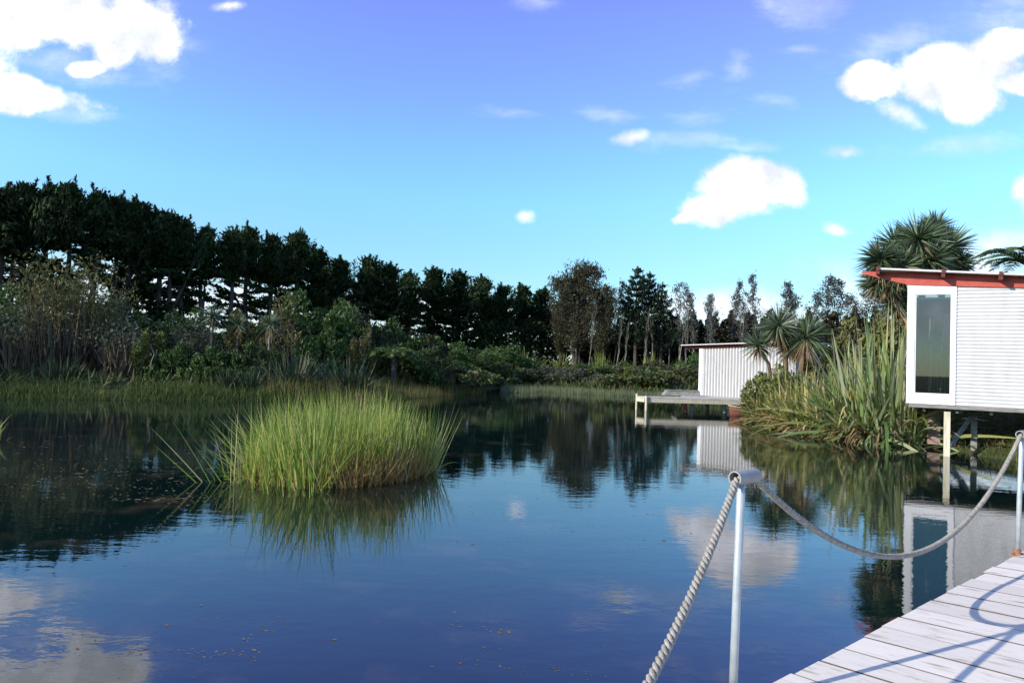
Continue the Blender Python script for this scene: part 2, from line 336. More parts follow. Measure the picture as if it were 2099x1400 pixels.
tan_bark = noisemat('tan_bark', [(0.3, (0.30, 0.19, 0.11)), (0.7, (0.48, 0.34, 0.22))], 9, (3, 3, .6), rough=0.95, bump=0.3)
fibre = noisemat('brown_palm_fibre', [(0.3, (0.10, 0.065, 0.04)), (0.7, (0.22, 0.15, 0.09))], 9, (3, 3, .6), rough=0.95, bump=0.4)

def glassmat():
    m, t, p, o = newmat('window_glass')
    gl = t.nodes.new('ShaderNodeBsdfGlossy'); gl.inputs['Roughness'].default_value = 0.01; gl.inputs[0].default_value = (0.9, 0.95, 0.95, 1)
    tr = t.nodes.new('ShaderNodeBsdfTransparent'); tr.inputs[0].default_value = (0.62, 0.68, 0.68, 1)
    fr = t.nodes.new('ShaderNodeFresnel'); fr.inputs[0].default_value = 1.5
    f = math_n(t, 'MULTIPLY_ADD', fr.outputs[0], 0.9, 0.07)
    mx = t.nodes.new('ShaderNodeMixShader'); t.links.new(f, mx.inputs[0]); t.links.new(tr.outputs[0], mx.inputs[1]); t.links.new(gl.outputs[0], mx.inputs[2]); t.links.new(mx.outputs[0], o.inputs[0])
    return m
glass = glassmat()

def deckmat():
    m, t, p, o = newmat('weathered_deck_boards')
    c = t.nodes.new('ShaderNodeTexCoord'); g_ = t.nodes.new('ShaderNodeNewGeometry')
    ax = []
    for v_ in ((0.7729, 0.6345, 0.0036), (0.58992, -0.80349, 0.07997)):
        dd = t.nodes.new('ShaderNodeVectorMath'); dd.operation = 'DOT_PRODUCT'; dd.inputs[1].default_value = v_; t.links.new(c.outputs['Object'], dd.inputs[0]); ax.append(dd.outputs['Value'])
    cb = t.nodes.new('ShaderNodeCombineXYZ'); t.links.new(ax[0], cb.inputs[0]); t.links.new(ax[1], cb.inputs[1])
    ad = t.nodes.new('ShaderNodeVectorMath'); ad.operation = 'ADD'; t.links.new(cb.outputs[0], ad.inputs[0])
    rr = t.nodes.new('ShaderNodeVectorMath'); rr.operation = 'SCALE'; rr.inputs[0].default_value = (17, 9, 5); t.links.new(g_.outputs['Random Per Island'], rr.inputs[3]); t.links.new(rr.outputs[0], ad.inputs[1])
    def nz(scale, sc3, det, rough=0.6):
        mp = t.nodes.new('ShaderNodeMapping'); mp.inputs['Scale'].default_value = sc3; t.links.new(ad.outputs[0], mp.inputs[0])
        n = t.nodes.new('ShaderNodeTexNoise'); n.inputs['Scale'].default_value = scale; n.inputs['Detail'].default_value = det; n.inputs['Roughness'].default_value = rough
        t.links.new(mp.outputs[0], n.inputs[0]); return n.outputs[0]
    r1 = t.nodes.new('ShaderNodeValToRGB'); setramp(r1, [(0.2, (0.52, 0.45, 0.36)), (0.42, (0.76, 0.69, 0.59)), (0.75, (0.85, 0.79, 0.69))]); t.links.new(nz(3.0, (18, 1.2, 1), 6), r1.inputs[0])
    r2 = t.nodes.new('ShaderNodeValToRGB'); setramp(r2, [(0.56, (1, 1, 1)), (0.66, (0.72, 0.68, 0.62)), (0.76, (0.42, 0.38, 0.33))]); t.links.new(nz(5.0, (3, 1.0, 1), 8, 0.7), r2.inputs[0])
    mm = t.nodes.new('ShaderNodeMix'); mm.data_type = 'RGBA'; mm.blend_type = 'MULTIPLY'; mm.inputs[0].default_value = 1; t.links.new(r1.outputs[0], mm.inputs[6]); t.links.new(r2.outputs[0], mm.inputs[7])
    vm = t.nodes.new('ShaderNodeMapping'); vm.inputs['Scale'].default_value = (9, 2.2, 1); t.links.new(ad.outputs[0], vm.inputs[0]); vo = t.nodes.new('ShaderNodeTexVoronoi'); vo.inputs['Scale'].default_value = 1.0; t.links.new(vm.outputs[0], vo.inputs[0])
    r3 = t.nodes.new('ShaderNodeValToRGB'); setramp(r3, [(0.05, (0.35, 0.28, 0.20)), (0.13, (0.80, 0.76, 0.70)), (0.2, (1, 1, 1))]); t.links.new(vo.outputs['Distance'], r3.inputs[0])
    m3 = t.nodes.new('ShaderNodeMix'); m3.data_type = 'RGBA'; m3.blend_type = 'MULTIPLY'; m3.inputs[0].default_value = .8; t.links.new(mm.outputs[2], m3.inputs[6]); t.links.new(r3.outputs[0], m3.inputs[7]); mm = m3
    hv = t.nodes.new('ShaderNodeHueSaturation'); mr = t.nodes.new('ShaderNodeMapRange'); mr.inputs[3].default_value = 0.86; mr.inputs[4].default_value = 1.06
    t.links.new(g_.outputs['Random Per Island'], mr.inputs[0]); t.links.new(mr.outputs[0], hv.inputs['Value']); t.links.new(mm.outputs[2], hv.inputs['Color'])
    # board faces that do not point up get a flat dark brown
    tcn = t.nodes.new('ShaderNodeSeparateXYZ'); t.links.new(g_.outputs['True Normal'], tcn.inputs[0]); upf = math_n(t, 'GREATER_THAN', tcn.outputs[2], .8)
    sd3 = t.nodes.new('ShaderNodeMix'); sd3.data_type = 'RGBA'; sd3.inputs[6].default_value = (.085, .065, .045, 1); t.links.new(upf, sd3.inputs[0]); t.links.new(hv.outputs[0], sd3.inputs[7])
    t.links.new(sd3.outputs[2], p.inputs['Base Color']); p.inputs['Roughness'].default_value = 0.8
    b = t.nodes.new('ShaderNodeBump'); b.inputs['Strength'].default_value = 0.25; b.inputs['Distance'].default_value = 0.004; t.links.new(nz(4.0, (30, 1.5, 1), 5), b.inputs['Height']); t.links.new(b.outputs[0], p.inputs['Normal'])
    return m
deck_m = deckmat()

# ------------------------------------------------------------------ foliage materials
L_cyp = leafmat('cypress_leaf', [(0.013, 0.028, 0.010), (0.025, 0.048, 0.015), (0.045, 0.075, 0.022)], 0.65, 0.12, 0.12, 0.2)
L_pine = leafmat('pine_needle', [(0.012, 0.026, 0.014), (0.024, 0.044, 0.020), (0.034, 0.056, 0.024)], 0.6, 0.12, 0.2)
L_brown = leafmat('brown_leaf', [(0.045, 0.043, 0.026), (0.075, 0.070, 0.038), (0.06, 0.070, 0.030), (0.095, 0.082, 0.052)], 0.7, 0.3, 0.15)
L_sparse = leafmat('sparse_grey_leaf', [(0.06, 0.07, 0.065), (0.10, 0.11, 0.095), (0.08, 0.09, 0.06), (0.15, 0.15, 0.13)], 0.6, 0.3, 0.25)
L_hedge = leafmat('hedge_leaf', [(0.03, 0.024, 0.012), (0.055, 0.045, 0.02), (0.05, 0.052, 0.02)], 0.7, 0.2, 0.15)
L_darkg = leafmat('dark_green_leaf', [(0.028, 0.060, 0.014), (0.055, 0.105, 0.022), (0.095, 0.14, 0.034)], 0.55, 0.2, 0.3)
L_green = leafmat('green_leaf', [(0.03, 0.065, 0.014), (0.055, 0.11, 0.022), (0.085, 0.14, 0.03)], 0.5, 0.3, 0.3)
L_yell = leafmat('yellow_green_leaf', [(0.09, 0.13, 0.02), (0.15, 0.18, 0.03), (0.20, 0.21, 0.05)], 0.5, 0.3, 0.3)
L_olive = leafmat('olive_leaf', [(0.075, 0.09, 0.028), (0.14, 0.145, 0.045), (0.20, 0.18, 0.07)], 0.6, 0.25, 0.2)
L_grey = leafmat('grey_green_leaf', [(0.075, 0.10, 0.055), (0.115, 0.14, 0.085), (0.09, 0.08, 0.055)], 0.6, 0.2, 0.2)
L_twig = leafmat('grey_twig', [(0.075, 0.058, 0.034), (0.125, 0.10, 0.062), (0.165, 0.138, 0.092)], 0.9, 0.0, 0.1)
L_flaxd = leafmat('dark_flax_leaf', [(0.020, 0.042, 0.022), (0.04, 0.07, 0.035), (0.055, 0.085, 0.042), (0.12, 0.10, 0.055)], 0.45, 0.15, 0.22)
L_flax = leafmat('flax_leaf', [(0.07, 0.13, 0.035), (0.11, 0.19, 0.055), (0.18, 0.24, 0.085), (0.28, 0.33, 0.19), (0.17, 0.22, 0.06), (0.36, 0.33, 0.13), (0.34, 0.37, 0.23), (0.22, 0.23, 0.07), (0.10, 0.16, 0.05)], 0.36, 0.25, 0.5)
L_flaxy = leafmat('yellow_flax_leaf', [(0.11, 0.17, 0.03), (0.21, 0.24, 0.05), (0.33, 0.31, 0.10), (0.42, 0.35, 0.15), (0.24, 0.25, 0.06)], 0.4, 0.25, 0.45)
L_cord = leafmat('cabbage_tree_leaf', [(0.035, 0.07, 0.03), (0.06, 0.105, 0.045), (0.095, 0.14, 0.065), (0.14, 0.18, 0.10), (0.20, 0.23, 0.15)], 0.38, 0.15, 0.5)
L_dead = leafmat('dead_leaf', [(0.16, 0.10, 0.05), (0.25, 0.17, 0.08), (0.33, 0.25, 0.14)], 0.8, 0.2, 0.15)
L_nb = leafmat('olive_bush_leaf', [(0.08, 0.12, 0.025), (0.15, 0.18, 0.045), (0.22, 0.22, 0.07)], 0.5, 0.3, 0.3)
L_palm = leafmat('palm_leaflet', [(0.05, 0.10, 0.02), (0.08, 0.14, 0.03), (0.12, 0.17, 0.05)], 0.4, 0.25, 0.45)
L_rush = leafmat('rush_stem', [(0.07, 0.20, 0.03), (0.17, 0.31, 0.04), (0.30, 0.38, 0.06), (0.45, 0.46, 0.11), (0.55, 0.50, 0.24)], 0.5, 0.42, 0.3, 0.0)
L_rushd = leafmat('dead_rush_stem', [(0.30, 0.17, 0.04), (0.45, 0.29, 0.09), (0.52, 0.40, 0.19)], 0.75, 0.3, 0.2, 0.0)
L_grass = leafmat('shore_grass_blade', [(0.035, 0.075, 0.015), (0.06, 0.115, 0.02), (0.09, 0.13, 0.03), (0.13, 0.12, 0.05)], 0.6, 0.3, 0.2, 0.0)
L_grassr = leafmat('bank_grass_blade', [(0.07, 0.11, 0.025), (0.12, 0.16, 0.035), (0.18, 0.17, 0.06), (0.26, 0.17, 0.09)], 0.6, 0.3, 0.2, 0.0)
L_scrub = leafmat('low_scrub_leaf', [(0.045, 0.075, 0.022), (0.075, 0.12, 0.03), (0.10, 0.115, 0.045), (0.11, 0.08, 0.045)], 0.65, 0.2, 0.2, 0.0)
L_pale = leafmat('pale_rush_blade', [(0.10, 0.14, 0.06), (0.16, 0.20, 0.09), (0.22, 0.24, 0.13)], 0.6, 0.3, 0.2, 0.0)
L_weed = leafmat('pond_weed_leaf', [(0.13, 0.10, 0.055), (0.20, 0.15, 0.08), (0.27, 0.22, 0.15), (0.13, 0.14, 0.06)], 0.8, 0.1, 0.1, 0.0)

# ------------------------------------------------------------------ deck, posts, rope
DE = np.array([0.7729, 0.6345, 0.0036]); DE = unit(DE)
DP = unit(np.array([0.58992, -0.80349, 0.07997])); DN = unit(np.cross(DP, DE)); DN = DN if DN[2] > 0 else -DN
B1 = np.array([0.9943, 2.9492, 0.2616])
deck = thing('timber_deck', 'sunlit whitish weathered plank deck along the near right edge of the pond', 'deck', B1)
def dk(s, a, n): return DE * s + DP * a + DN * n
m = MB()
for k in range(-18, 34):
    s0 = (k + 2.045) * 0.25 + 0.005 + U(-.002, .002); wd = 0.25 - 0.011
    a0 = U(-.014, .012) + (max(0, -k - 2.6) * 0.094)
    ch = .0015
    prof = [(0, -.04), (wd, -.04), (wd, -ch), (wd - ch, 0), (ch, 0), (0, -ch)]
    dz = U(-.002, .002); tw = U(-.004, .004)
    V = []
    for aa in (a0, 3.1):
        for (q, n) in prof: V.append(dk(s0 + q + tw * aa * .3, aa, n + dz))
    Q = [(i, (i + 1) % 6, 6 + (i + 1) % 6, 6 + i) for i in range(6)] + [(0, 3, 4, 5), (0, 1, 2, 3), (6, 11, 10, 9), (6, 9, 8, 7)]
    m.add(V, Q)
m.build('decking', deck_m, deck)
m = MB()
Mdk = np.eye(4); Mdk[:3, 0] = DE; Mdk[:3, 1] = DP; Mdk[:3, 2] = DN
for a in (.10, 1.5, 2.9): m.box((-0.2, a, -.20), (8.9, a + .09, -.0405), Mdk)
m.build('bearer', grey_timber, deck)
for s, a in ((0.3, .15), (4.4, .15), (8.4, .15), (0.3, 2.9), (4.4, 2.9)):
    m = MB(); p = dk(s, a, -.2); m.tube([p + (0, 0, -1.6), p + (0, 0, 0.0)], .07, 10); m.build('pile', grey_timber, deck)

e2 = unit(np.array([DE[0], DE[1], 0])); z3 = np.array([0, 0, 1.0])
d0 = unit(np.array([-0.52, -0.854, 0]))
B2 = B1 + DE * 4.08; B0 = B1 + d0 * 4.08; B0[2] = 0.27
def rail_post(base, lean, label, axis_dir):
    t = thing('rail_post', label, 'post', base, group='rope rail posts on the deck')
    top = np.array([lean[0], lean[1], 0.945])
    m = MB(); m.tube([(0, 0, -.03), top * .5, top * .96, top * .965, top], [.018, .018, .018, .0145, .0145], 16); m.build('pole', galv, t, True)
    m = MB(); Mb = np.eye(4); m.box((-.045, -.03, -.012), (.045, .03, .006)); m.tube([(0, 0, .006), (0, 0, .045)], .0255, 12)
    m.tube([(-.033, 0, .006), (-.033, 0, .016)], .007, 6); m.tube([(.033, 0, .006), (.033, 0, .016)], .007, 6)
    m.build('base_plate', rustm, t)
    c = top + np.array([0, 0, .028]) + axis_dir * .03; n = 20; L = .082
    th = np.arange(n) * 2 * math.pi / n; sd_ = np.cross(axis_dir, z3)
    ring = lambda off, r: c + axis_dir * off + r * (np.cos(th)[:, None] * sd_ + np.sin(th)[:, None] * z3)
    V = np.vstack([ring(-L, .031), ring(L, .031), ring(L, .0255), ring(-L, .0255)])
    j = np.arange(n); k = (j + 1) % n
    Q = np.vstack([np.stack([r * n + j, r * n + k, ((r + 1) % 4) * n + k, ((r + 1) % 4) * n + j], 1) for r in range(4)])
    m = MB(); m.add(V, Q); m.build('sleeve', pvc, t, False)
    return base + c
S1 = rail_post(B1, (.017, 0), 'near galvanised post topped by a grey pipe sleeve, at the deck edge', e2)
S2 = rail_post(B2, (.026, 0), 'far galvanised post at the right edge of the photo, where the sagging rope rises', e2)
S0 = rail_post(B0, (0, 0), 'galvanised post beside the photographer holding the near end of the rope', -d0)
def span(a, b, sag, n): 
    t = np.linspace(0, 1, n)[:, None]; p = a + (b - a) * t; p[:, 2] -= (4 * sag * t * (1 - t))[:, 0]; return p
low = np.array([0, 0, -.008])
path = np.vstack([span(S0 + low, S1 - e2 * .07 + low, .60, 300)[:-1], span(S1 - e2 * .07 + low, S1 + e2 * .07 + low, 0, 12)[:-1], span(S1 + e2 * .07 + low, S2 - e2 * .07 + low, .62, 300)[:-1],
                  span(S2 - e2 * .07 + low, S2 + e2 * .07 + low, 0, 12)[:-1], span(S2 + e2 * .07 + low, S2 + e2 * 4.1 + low, .62, 200)])
seg = np.linalg.norm(np.diff(path, axis=0), axis=1); cl = np.concatenate([[0], np.cumsum(seg)])
ns = int(cl[-1] / .0075); q = np.linspace(0, cl[-1], ns)
path = np.stack([np.interp(q, cl, path[:, i]) for i in range(3)], 1)
ker = np.hanning(11); ker /= ker.sum()
pp = np.stack([np.convolve(np.pad(path[:, i], 5, mode='edge'), ker, 'valid') for i in range(3)], 1)
tg = unit(np.gradient(pp, axis=0)); sa = unit(np.cross(tg, z3)); sb = np.cross(sa, tg)
m = MB()
for k in range(3):
    ph = q / .085 * 2 * math.pi + k * 2 * math.pi / 3
    jr = 1 + .10 * np.interp(q, np.arange(0, q[-1] + .06, .06), rng.normal(0, 1, len(np.arange(0, q[-1] + .06, .06))))
    P = pp + (.0082 * jr)[:, None] * (np.cos(ph)[:, None] * sa + np.sin(ph)[:, None] * sb)
    m.tube(P, .0088 * (2 - jr) ** .5, 7)
tag(m.build('rope', ropem, smooth=True), 'thick twisted grey rope sagging between the pipe-topped posts along the deck', 'rope')

# ------------------------------------------------------------------ hut on piles
TH = R_(30.8); HQ = np.array([8.6732, 14.85, 0]); hu = np.array([math.cos(TH), -math.sin(TH), 0]); hv_ = np.array([math.sin(TH), math.cos(TH), 0])
def hutp(px, py, y):
    d = ray(px, py); t = ((HQ + hv_ * y - CAM) @ hv_) / (d @ hv_); P = CAM + d * t - HQ; return np.array([P @ hu, y, P[2]])
hut = thing('stilt_hut', 'white corrugated hut on piles with a red fascia and one tall window, right edge', 'hut', HQ, -TH)
def corrug(mb, x0, x1, z0, z1, pitch, amp, y=0.0, vertical=False, top=None, npw=8):
    if not vertical:
        z = np.arange(z0, z1, pitch / npw); xs = np.linspace(x0, x1, 12)
        Z, X = np.meshgrid(z, xs, indexing='ij'); Yv = y - amp * np.sin(2 * math.pi * (Z - z0) / pitch)
        if top is not None: Z = np.minimum(Z, top(X))
    else:
        xs = np.arange(x0, x1, pitch / npw); z = np.linspace(0, 1, 2)
        Z, X = np.meshgrid(z, xs, indexing='ij'); Yv = y - amp * np.sin(2 * math.pi * (X - x0) / pitch)
        Z = z0 + Z * (top(X) - z0)
    a, b = Z.shape; i = np.arange(a * b).reshape(a, b)
    mb.add(np.stack([X, Yv, Z], -1).reshape(-1, 3), np.stack([i[:-1, :-1], i[:-1, 1:], i[1:, 1:], i[1:, :-1]], -1).reshape(-1, 4))
zr = lambda x: 3.95 - .088 * x
m = MB(); corrug(m, .886, 6.2, 1.092, 3.8, .076, .010, -.012, top=lambda X: zr(X) - .02)
m.build('cladding', white_iron, hut, True)
m = MB()
m.box((0.0, .06, 1.09), (.06, 3.2, 3.85)); m.box((6.1, .02, 1.09), (6.2, 3.2, 3.36)); m.box((.06, 3.1, 1.09), (6.1, 3.2, 3.36))
m.box((.9, .02, 1.09), (6.1, .06, 3.34)); m.box((.06, .06, 3.36), (6.1, 3.1, 3.4))
m.build('wall', inner_m, hut)
m = MB(); m.box((0.0, .02, 1.055), (6.2, 3.2, 1.088)); m.build('floor', grey_timber, hut)
m = MB()
m.box((-.02, -.035, 1.092), (.125, .055, 3.68)); m.box((.802, -.035, 1.092), (.884, .055, 3.66)); m.box((.126, -.032, 3.475), (.801, .055, 3.665)); m.box((.126, -.032, 1.092), (.801, .055, 1.305))
m.box((.126, -.022, 1.306), (.150, .03, 3.474)); m.box((.780, -.022, 1.306), (.801, .03, 3.474)); m.box((.151, -.022, 3.452), (.779, .03, 3.474)); m.box((.151, -.022, 1.306), (.779, .03, 1.328))
win = m.build('window', white_trim, hut)
m = MB(); m.box((.151, .004, 1.329), (.779, .010, 3.451)); m.build('pane', glass, win)
m = MB(); xs = np.linspace(.40, .79, 60); V = []
for x in xs:
    y = .12 + .03 * math.sin(x * 95) + .012 * math.sin(x * 41)
    V += [(x, y, 1.12), (x + .02 * math.sin(x * 30), y - .01, 2.4), (x + .05, y, 3.0)]
i = np.arange(60 * 3).reshape(60, 3); m.add(V, np.stack([i[:-1, :-1], i[1:, :-1], i[1:, 1:], i[:-1, 1:]], -1).reshape(-1, 4)); m.build('curtain', curtain_m, hut, True)
m = MB(); m.box((.395, .20, 1.10), (.425, .24, 2.95)); m.build('door_post', white_trim, hut)
m = MB()
px = [(-.92, 3.955, 4.004), (0, 3.672, 3.947), (3, 3.50, zr(3) - .003), (6.25, 3.30, zr(6.25) - .003)]
V = []
for (x, a, b) in px:
    for y in (-.055, -.0345): V += [(x, y, a), (x, y, b)]
Q = []
for k in range(3):
    o = k * 4; Q += [(o, o + 4, o + 5, o + 1), (o + 2, o + 3, o + 7, o + 6), (o + 1, o + 5, o + 7, o + 3), (o, o + 2, o + 6, o + 4)]
Q += [(0, 1, 3, 2), (12, 14, 15, 13)]
m.add(V, Q); m.build('fascia', red_paint, hut)
m = MB(); ys = np.arange(-.32, 3.62, .019); V = []
for x in (-.05, 6.35):
    for y in ys:
        zz = zr(x) + .012 + .008 * math.sin(2 * math.pi * y / .076); V += [(x, y, zz), (x, y, zz + .006)]
n = len(ys); o = np.arange(n - 1) * 2
Q = np.vstack([np.stack([o, o + 2, o + 2 * n + 2, o + 2 * n], 1), np.stack([o + 1, o + 2 * n + 1, o + 2 * n + 3, o + 3], 1)])
Q = np.vstack([Q, [(0, 2 * n, 2 * n + 1, 1), (2 * n - 2, 2 * n - 1, 4 * n - 1, 4 * n - 2)]])
m.add(V, Q); m.box((-.58, -.320, .004), (-.051, .10, .026), np.array([[1, 0, 0, 0], [0, 1, 0, 0], [-.088, 0, 1, 3.95], [0, 0, 0, 1]])); m.box((-.58, -.335, -.002), (6.35, -.321, .036), np.array([[1, 0, 0, 0], [0, 1, 0, 0], [-.088, 0, 1, 3.95], [0, 0, 0, 1]])); m.build('roof', roof_metal, hut)
for x in (-.588, .628, 1.619, 2.6, 3.6, 4.6, 5.6):
    m = MB(); m.box((x - .035, -.36, -.105), (x + .035, 3.5 if x > 0 else .1, -.001), np.array([[1, 0, 0, 0], [0, 1, 0, 0], [-.088, 0, 1, 3.95], [0, 0, 0, 1]]))
    m.box((x - .03, -.375, -.03), (x + .03, -.336, .055), np.array([[1, 0, 0, 0], [0, 1, 0, 0], [-.088, 0, 1, 3.95], [0, 0, 0, 1]]))
    m.build('rafter', dark_red, hut)
m = MB(); m.box((.03, .03, .998), (6.2, .12, 1.054)); m.box((.04, -.012, 1.012), (6.2, .0285, 1.09)); m.box((.03, 3.05, .98), (6.2, 3.15, 1.054)); m.box((.03, 1.15, .95), (6.2, 1.24, 1.054))
for x in np.arange(.3, 6.2, .6): m.box((x, .121, .93), (x + .05, 3.0, 1.0535))
m.build('floor_beam', grey_timber, hut)
bp = hutp(1996, 908, 1.2)
for (x, y, mat) in ((.745, .07, pile_timber), (3.0, .07, pile_timber), (5.2, .07, pile_timber), (bp[0], 1.2, grey_timber), (bp[0] + 2.0, 1.2, grey_timber), (.5, 3.0, grey_timber), (3.0, 3.0, grey_timber)):
    m = MB(); m.box((x - .058, y - .058, -1.0), (x + .058, y + .058, .9475)); m.build('pile', mat, hut)
pk = hutp(1914, 868, 1.7)
m = MB(); m.box((pk[0] - .13, 1.6, .1), (pk[0] + .13, 1.85, .93)); m.build('pier', pink_block, hut)['label'] = 'pinkish concrete pier'
def bar(mb, a, b, w, d):
    a = np.array(a, float); b = np.array(b, float); t = unit(b - a); s = unit(np.cross(t, z3 if abs(t[2]) < .95 else (1, 0, 0))); n = np.cross(s, t)
    Mx = np.eye(4); Mx[:3, 0] = t; Mx[:3, 1] = s; Mx[:3, 2] = n; Mx[:3, 3] = a; mb.box((0, -w / 2, -d / 2), (np.linalg.norm(b - a), w / 2, d / 2), Mx)
m = MB(); bar(m, (.815, .06, .22), (bp[0] + .02, 1.1, .96), .05, .09); m.build('brace', grey_timber, hut)

# ------------------------------------------------------------------ far shed on its jetty
SQ = np.array([8.22, 29.6, 0]); ST = math.atan2(2.80, 2.63)
shed = thing('boat_shed', 'small white vertically corrugated shed with a dark red roof edge at the jetty', 'shed', SQ, -ST)
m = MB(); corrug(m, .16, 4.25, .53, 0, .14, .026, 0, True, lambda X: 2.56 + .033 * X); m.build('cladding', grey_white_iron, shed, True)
m = MB(); m.box((.02, .03, .52), (4.2, 2.5, 2.5)); m.build('wall', inner_m, shed)
m = MB(); m.box((-.02, -.03, .53), (.155, .028, 2.56)); m.build('corner_board', white_trim, shed)
SL = np.array([[1, 0, 0, 0], [0, 1, 0, 0], [.033, 0, 1, 2.56], [0, 0, 0, 1]])
m = MB(); m.box((-.72, -.06, .0), (4.5, -.035, .135), SL); m.box((-.72, -.034, .02), (-.69, 2.6, .13), SL); m.build('fascia', dark_red, shed)
m = MB(); m.box((-.78, -.32, .137), (4.6, 2.75, .17), SL); m.build('roof', roof_metal, shed)

jet = thing('jetty', 'low timber jetty on short piles reaching over the water beside the small shed', 'jetty', (5.21, 26.2, 0))
jo = np.array([5.21, 26.2, 0])
poly = [(4.98, 26.8), (5.21, 26.2), (9.3, 26.5), (11.6, 26.7), (12.2, 29.5), (9.5, 32.5), (7.2, 30.2), (7.0, 27.3)]
m = MB(); n = len(poly); V = [(x - jo[0], y - jo[1], .53) for x, y in poly] + [(x - jo[0], y - jo[1], .485) for x, y in poly]
m.add(V, [(0, 1, 2, 7), (2, 3, 4, 7), (4, 5, 6, 7), (8, 15, 10, 9), (10, 15, 12, 11), (12, 15, 14, 13)] + [(i, n + i, n + (i + 1) % n, (i + 1) % n) for i in range(n)])
m.build('decking', noisemat('jetty_boards', [(0.3, (0.34, 0.32, 0.28)), (0.55, (0.50, 0.47, 0.42)), (0.75, (0.62, 0.60, 0.56))], 2.0, (1, 7, 1), rough=.85), jet)
m = MB(); bar(m, (.0, -.02, .40), (4.1, .28, .40), .05, .15); bar(m, (-.01, .03, .40), (-.21, .56, .40), .05, .15); m.build('edge_beam', pile_timber, jet)
for (x, y, zt, r, mt) in ((4.99, 26.83, .62, .045, pile_timber), (5.23, 26.14, .57, .05, pile_timber), (6.85, 26.55, .48, .05, dark_red), (7.12, 26.6, .48, .05, grey_timber), (8.4, 26.7, .48, .09, grey_timber), (9.1, 26.4, .58, .045, pile_timber), (8.3, 28.6, .48, .07, grey_timber), (10.3, 27.2, .48, .07, grey_timber)):
    m = MB(); m.tube([(x - jo[0], y - jo[1], -1.0), (x - jo[0] + .01, y - jo[1], zt)], r, 10); m.build('pile', mt, jet)
bx_ = at(1395, 806, 28.4)
m = MB(); V = [(-.75, -.3, 0), (.78, -.3, 0), (.78, .35, 0), (-.75, .35, 0), (-.58, -.22, .2), (.74, -.22, .2), (.74, .3, .2), (-.58, .3, .2)]
m.add(V, [(0, 3, 2, 1), (4, 5, 6, 7), (0, 1, 5, 4), (1, 2, 6, 5), (2, 3, 7, 6), (3, 0, 4, 7)]); m.box((-.62, -.25, .201), (.76, .33, .225))
o = tag(m.build('storage_box', grey_timber), 'low grey timber box with a sloping end, on the jetty beside the shed', 'box'); o.location = (bx_[0], bx_[1], .532)

can = thing('canoe', 'faded red canoe with a pale gunwale, bow showing beside the bushes by the jetty', 'canoe', (7.95, 24.55, 0), math.atan2(.75, 2.6))
m = MB(); gn = [[], []]; V = []; Ls = 3.0; nsx = 17; nt_ = 9
for i in range(nsx):
    t = i / (nsx - 1); b = .36 * math.sin(math.pi * (.02 + .96 * t)) ** .6 if 0 < i < nsx - 1 else .012
    zt = .20 + .20 * (2 * t - 1) ** 2 * (1.3 if t < .5 else 1); zb = -.08 + .10 * (2 * t - 1) ** 4
    for j in range(nt_):
        a = math.pi * j / (nt_ - 1); yv = math.cos(a) * b * (1 if abs(math.cos(a)) < .99 else 1); s = math.sin(a) ** .7
        V.append((t * Ls, yv, zt + (zb - zt) * s))
    gn[0].append((t * Ls, b, zt)); gn[1].append((t * Ls, -b, zt))
i = np.arange(nsx * nt_).reshape(nsx, nt_); m.add(V, np.stack([i[:-1, :-1], i[:-1, 1:], i[1:, 1:], i[1:, :-1]], -1).reshape(-1, 4)); m.build('hull', canoe_red, can, True)
m = MB(); m.tube(gn[0], .02, 6); m.tube(gn[1], .02, 6); m.build('gunwale', pile_timber, can)
can.rotation_euler = (0, -.13, math.atan2(.75, 2.6)); can.location.z = -.06
# ------------------------------------------------------------------ plant builders (each returns a root Empty with parts)
def limb(a, az, up, L, n=6, curve=0.15):
    t = np.linspace(0, 1, n); d = np.array([math.cos(az) * math.cos(up), math.sin(az) * math.cos(up), math.sin(up)])
    P = np.asarray(a)[None] + d[None] * (L * t)[:, None]; P[:, 2] += curve * L * t ** 2
    P += rng.normal(0, .02 * L, P.shape) * t[:, None]; return P
def sprays(mb, path, n, spread, L, Wd, t0=.3, up=.25, flat=.5):
    t = U(t0, 1.02, n); k = np.clip(t, 0, 1) * (len(path) - 1); i = np.minimum(k.astype(int), len(path) - 2); f = (k - i)[:, None]
    P = path[i] * (1 - f) + path[i + 1] * f; off = rng.normal(0, spread, (n, 3)); off[:, 2] *= flat; P = P + off
    ax = unit(path[-1] - path[0])[None] + rng.normal(0, .55, (n, 3)); ax[:, 2] += up
    cards(mb, P, ax, U(.6, 1.3, n) * L, U(.6, 1.3, n) * Wd)

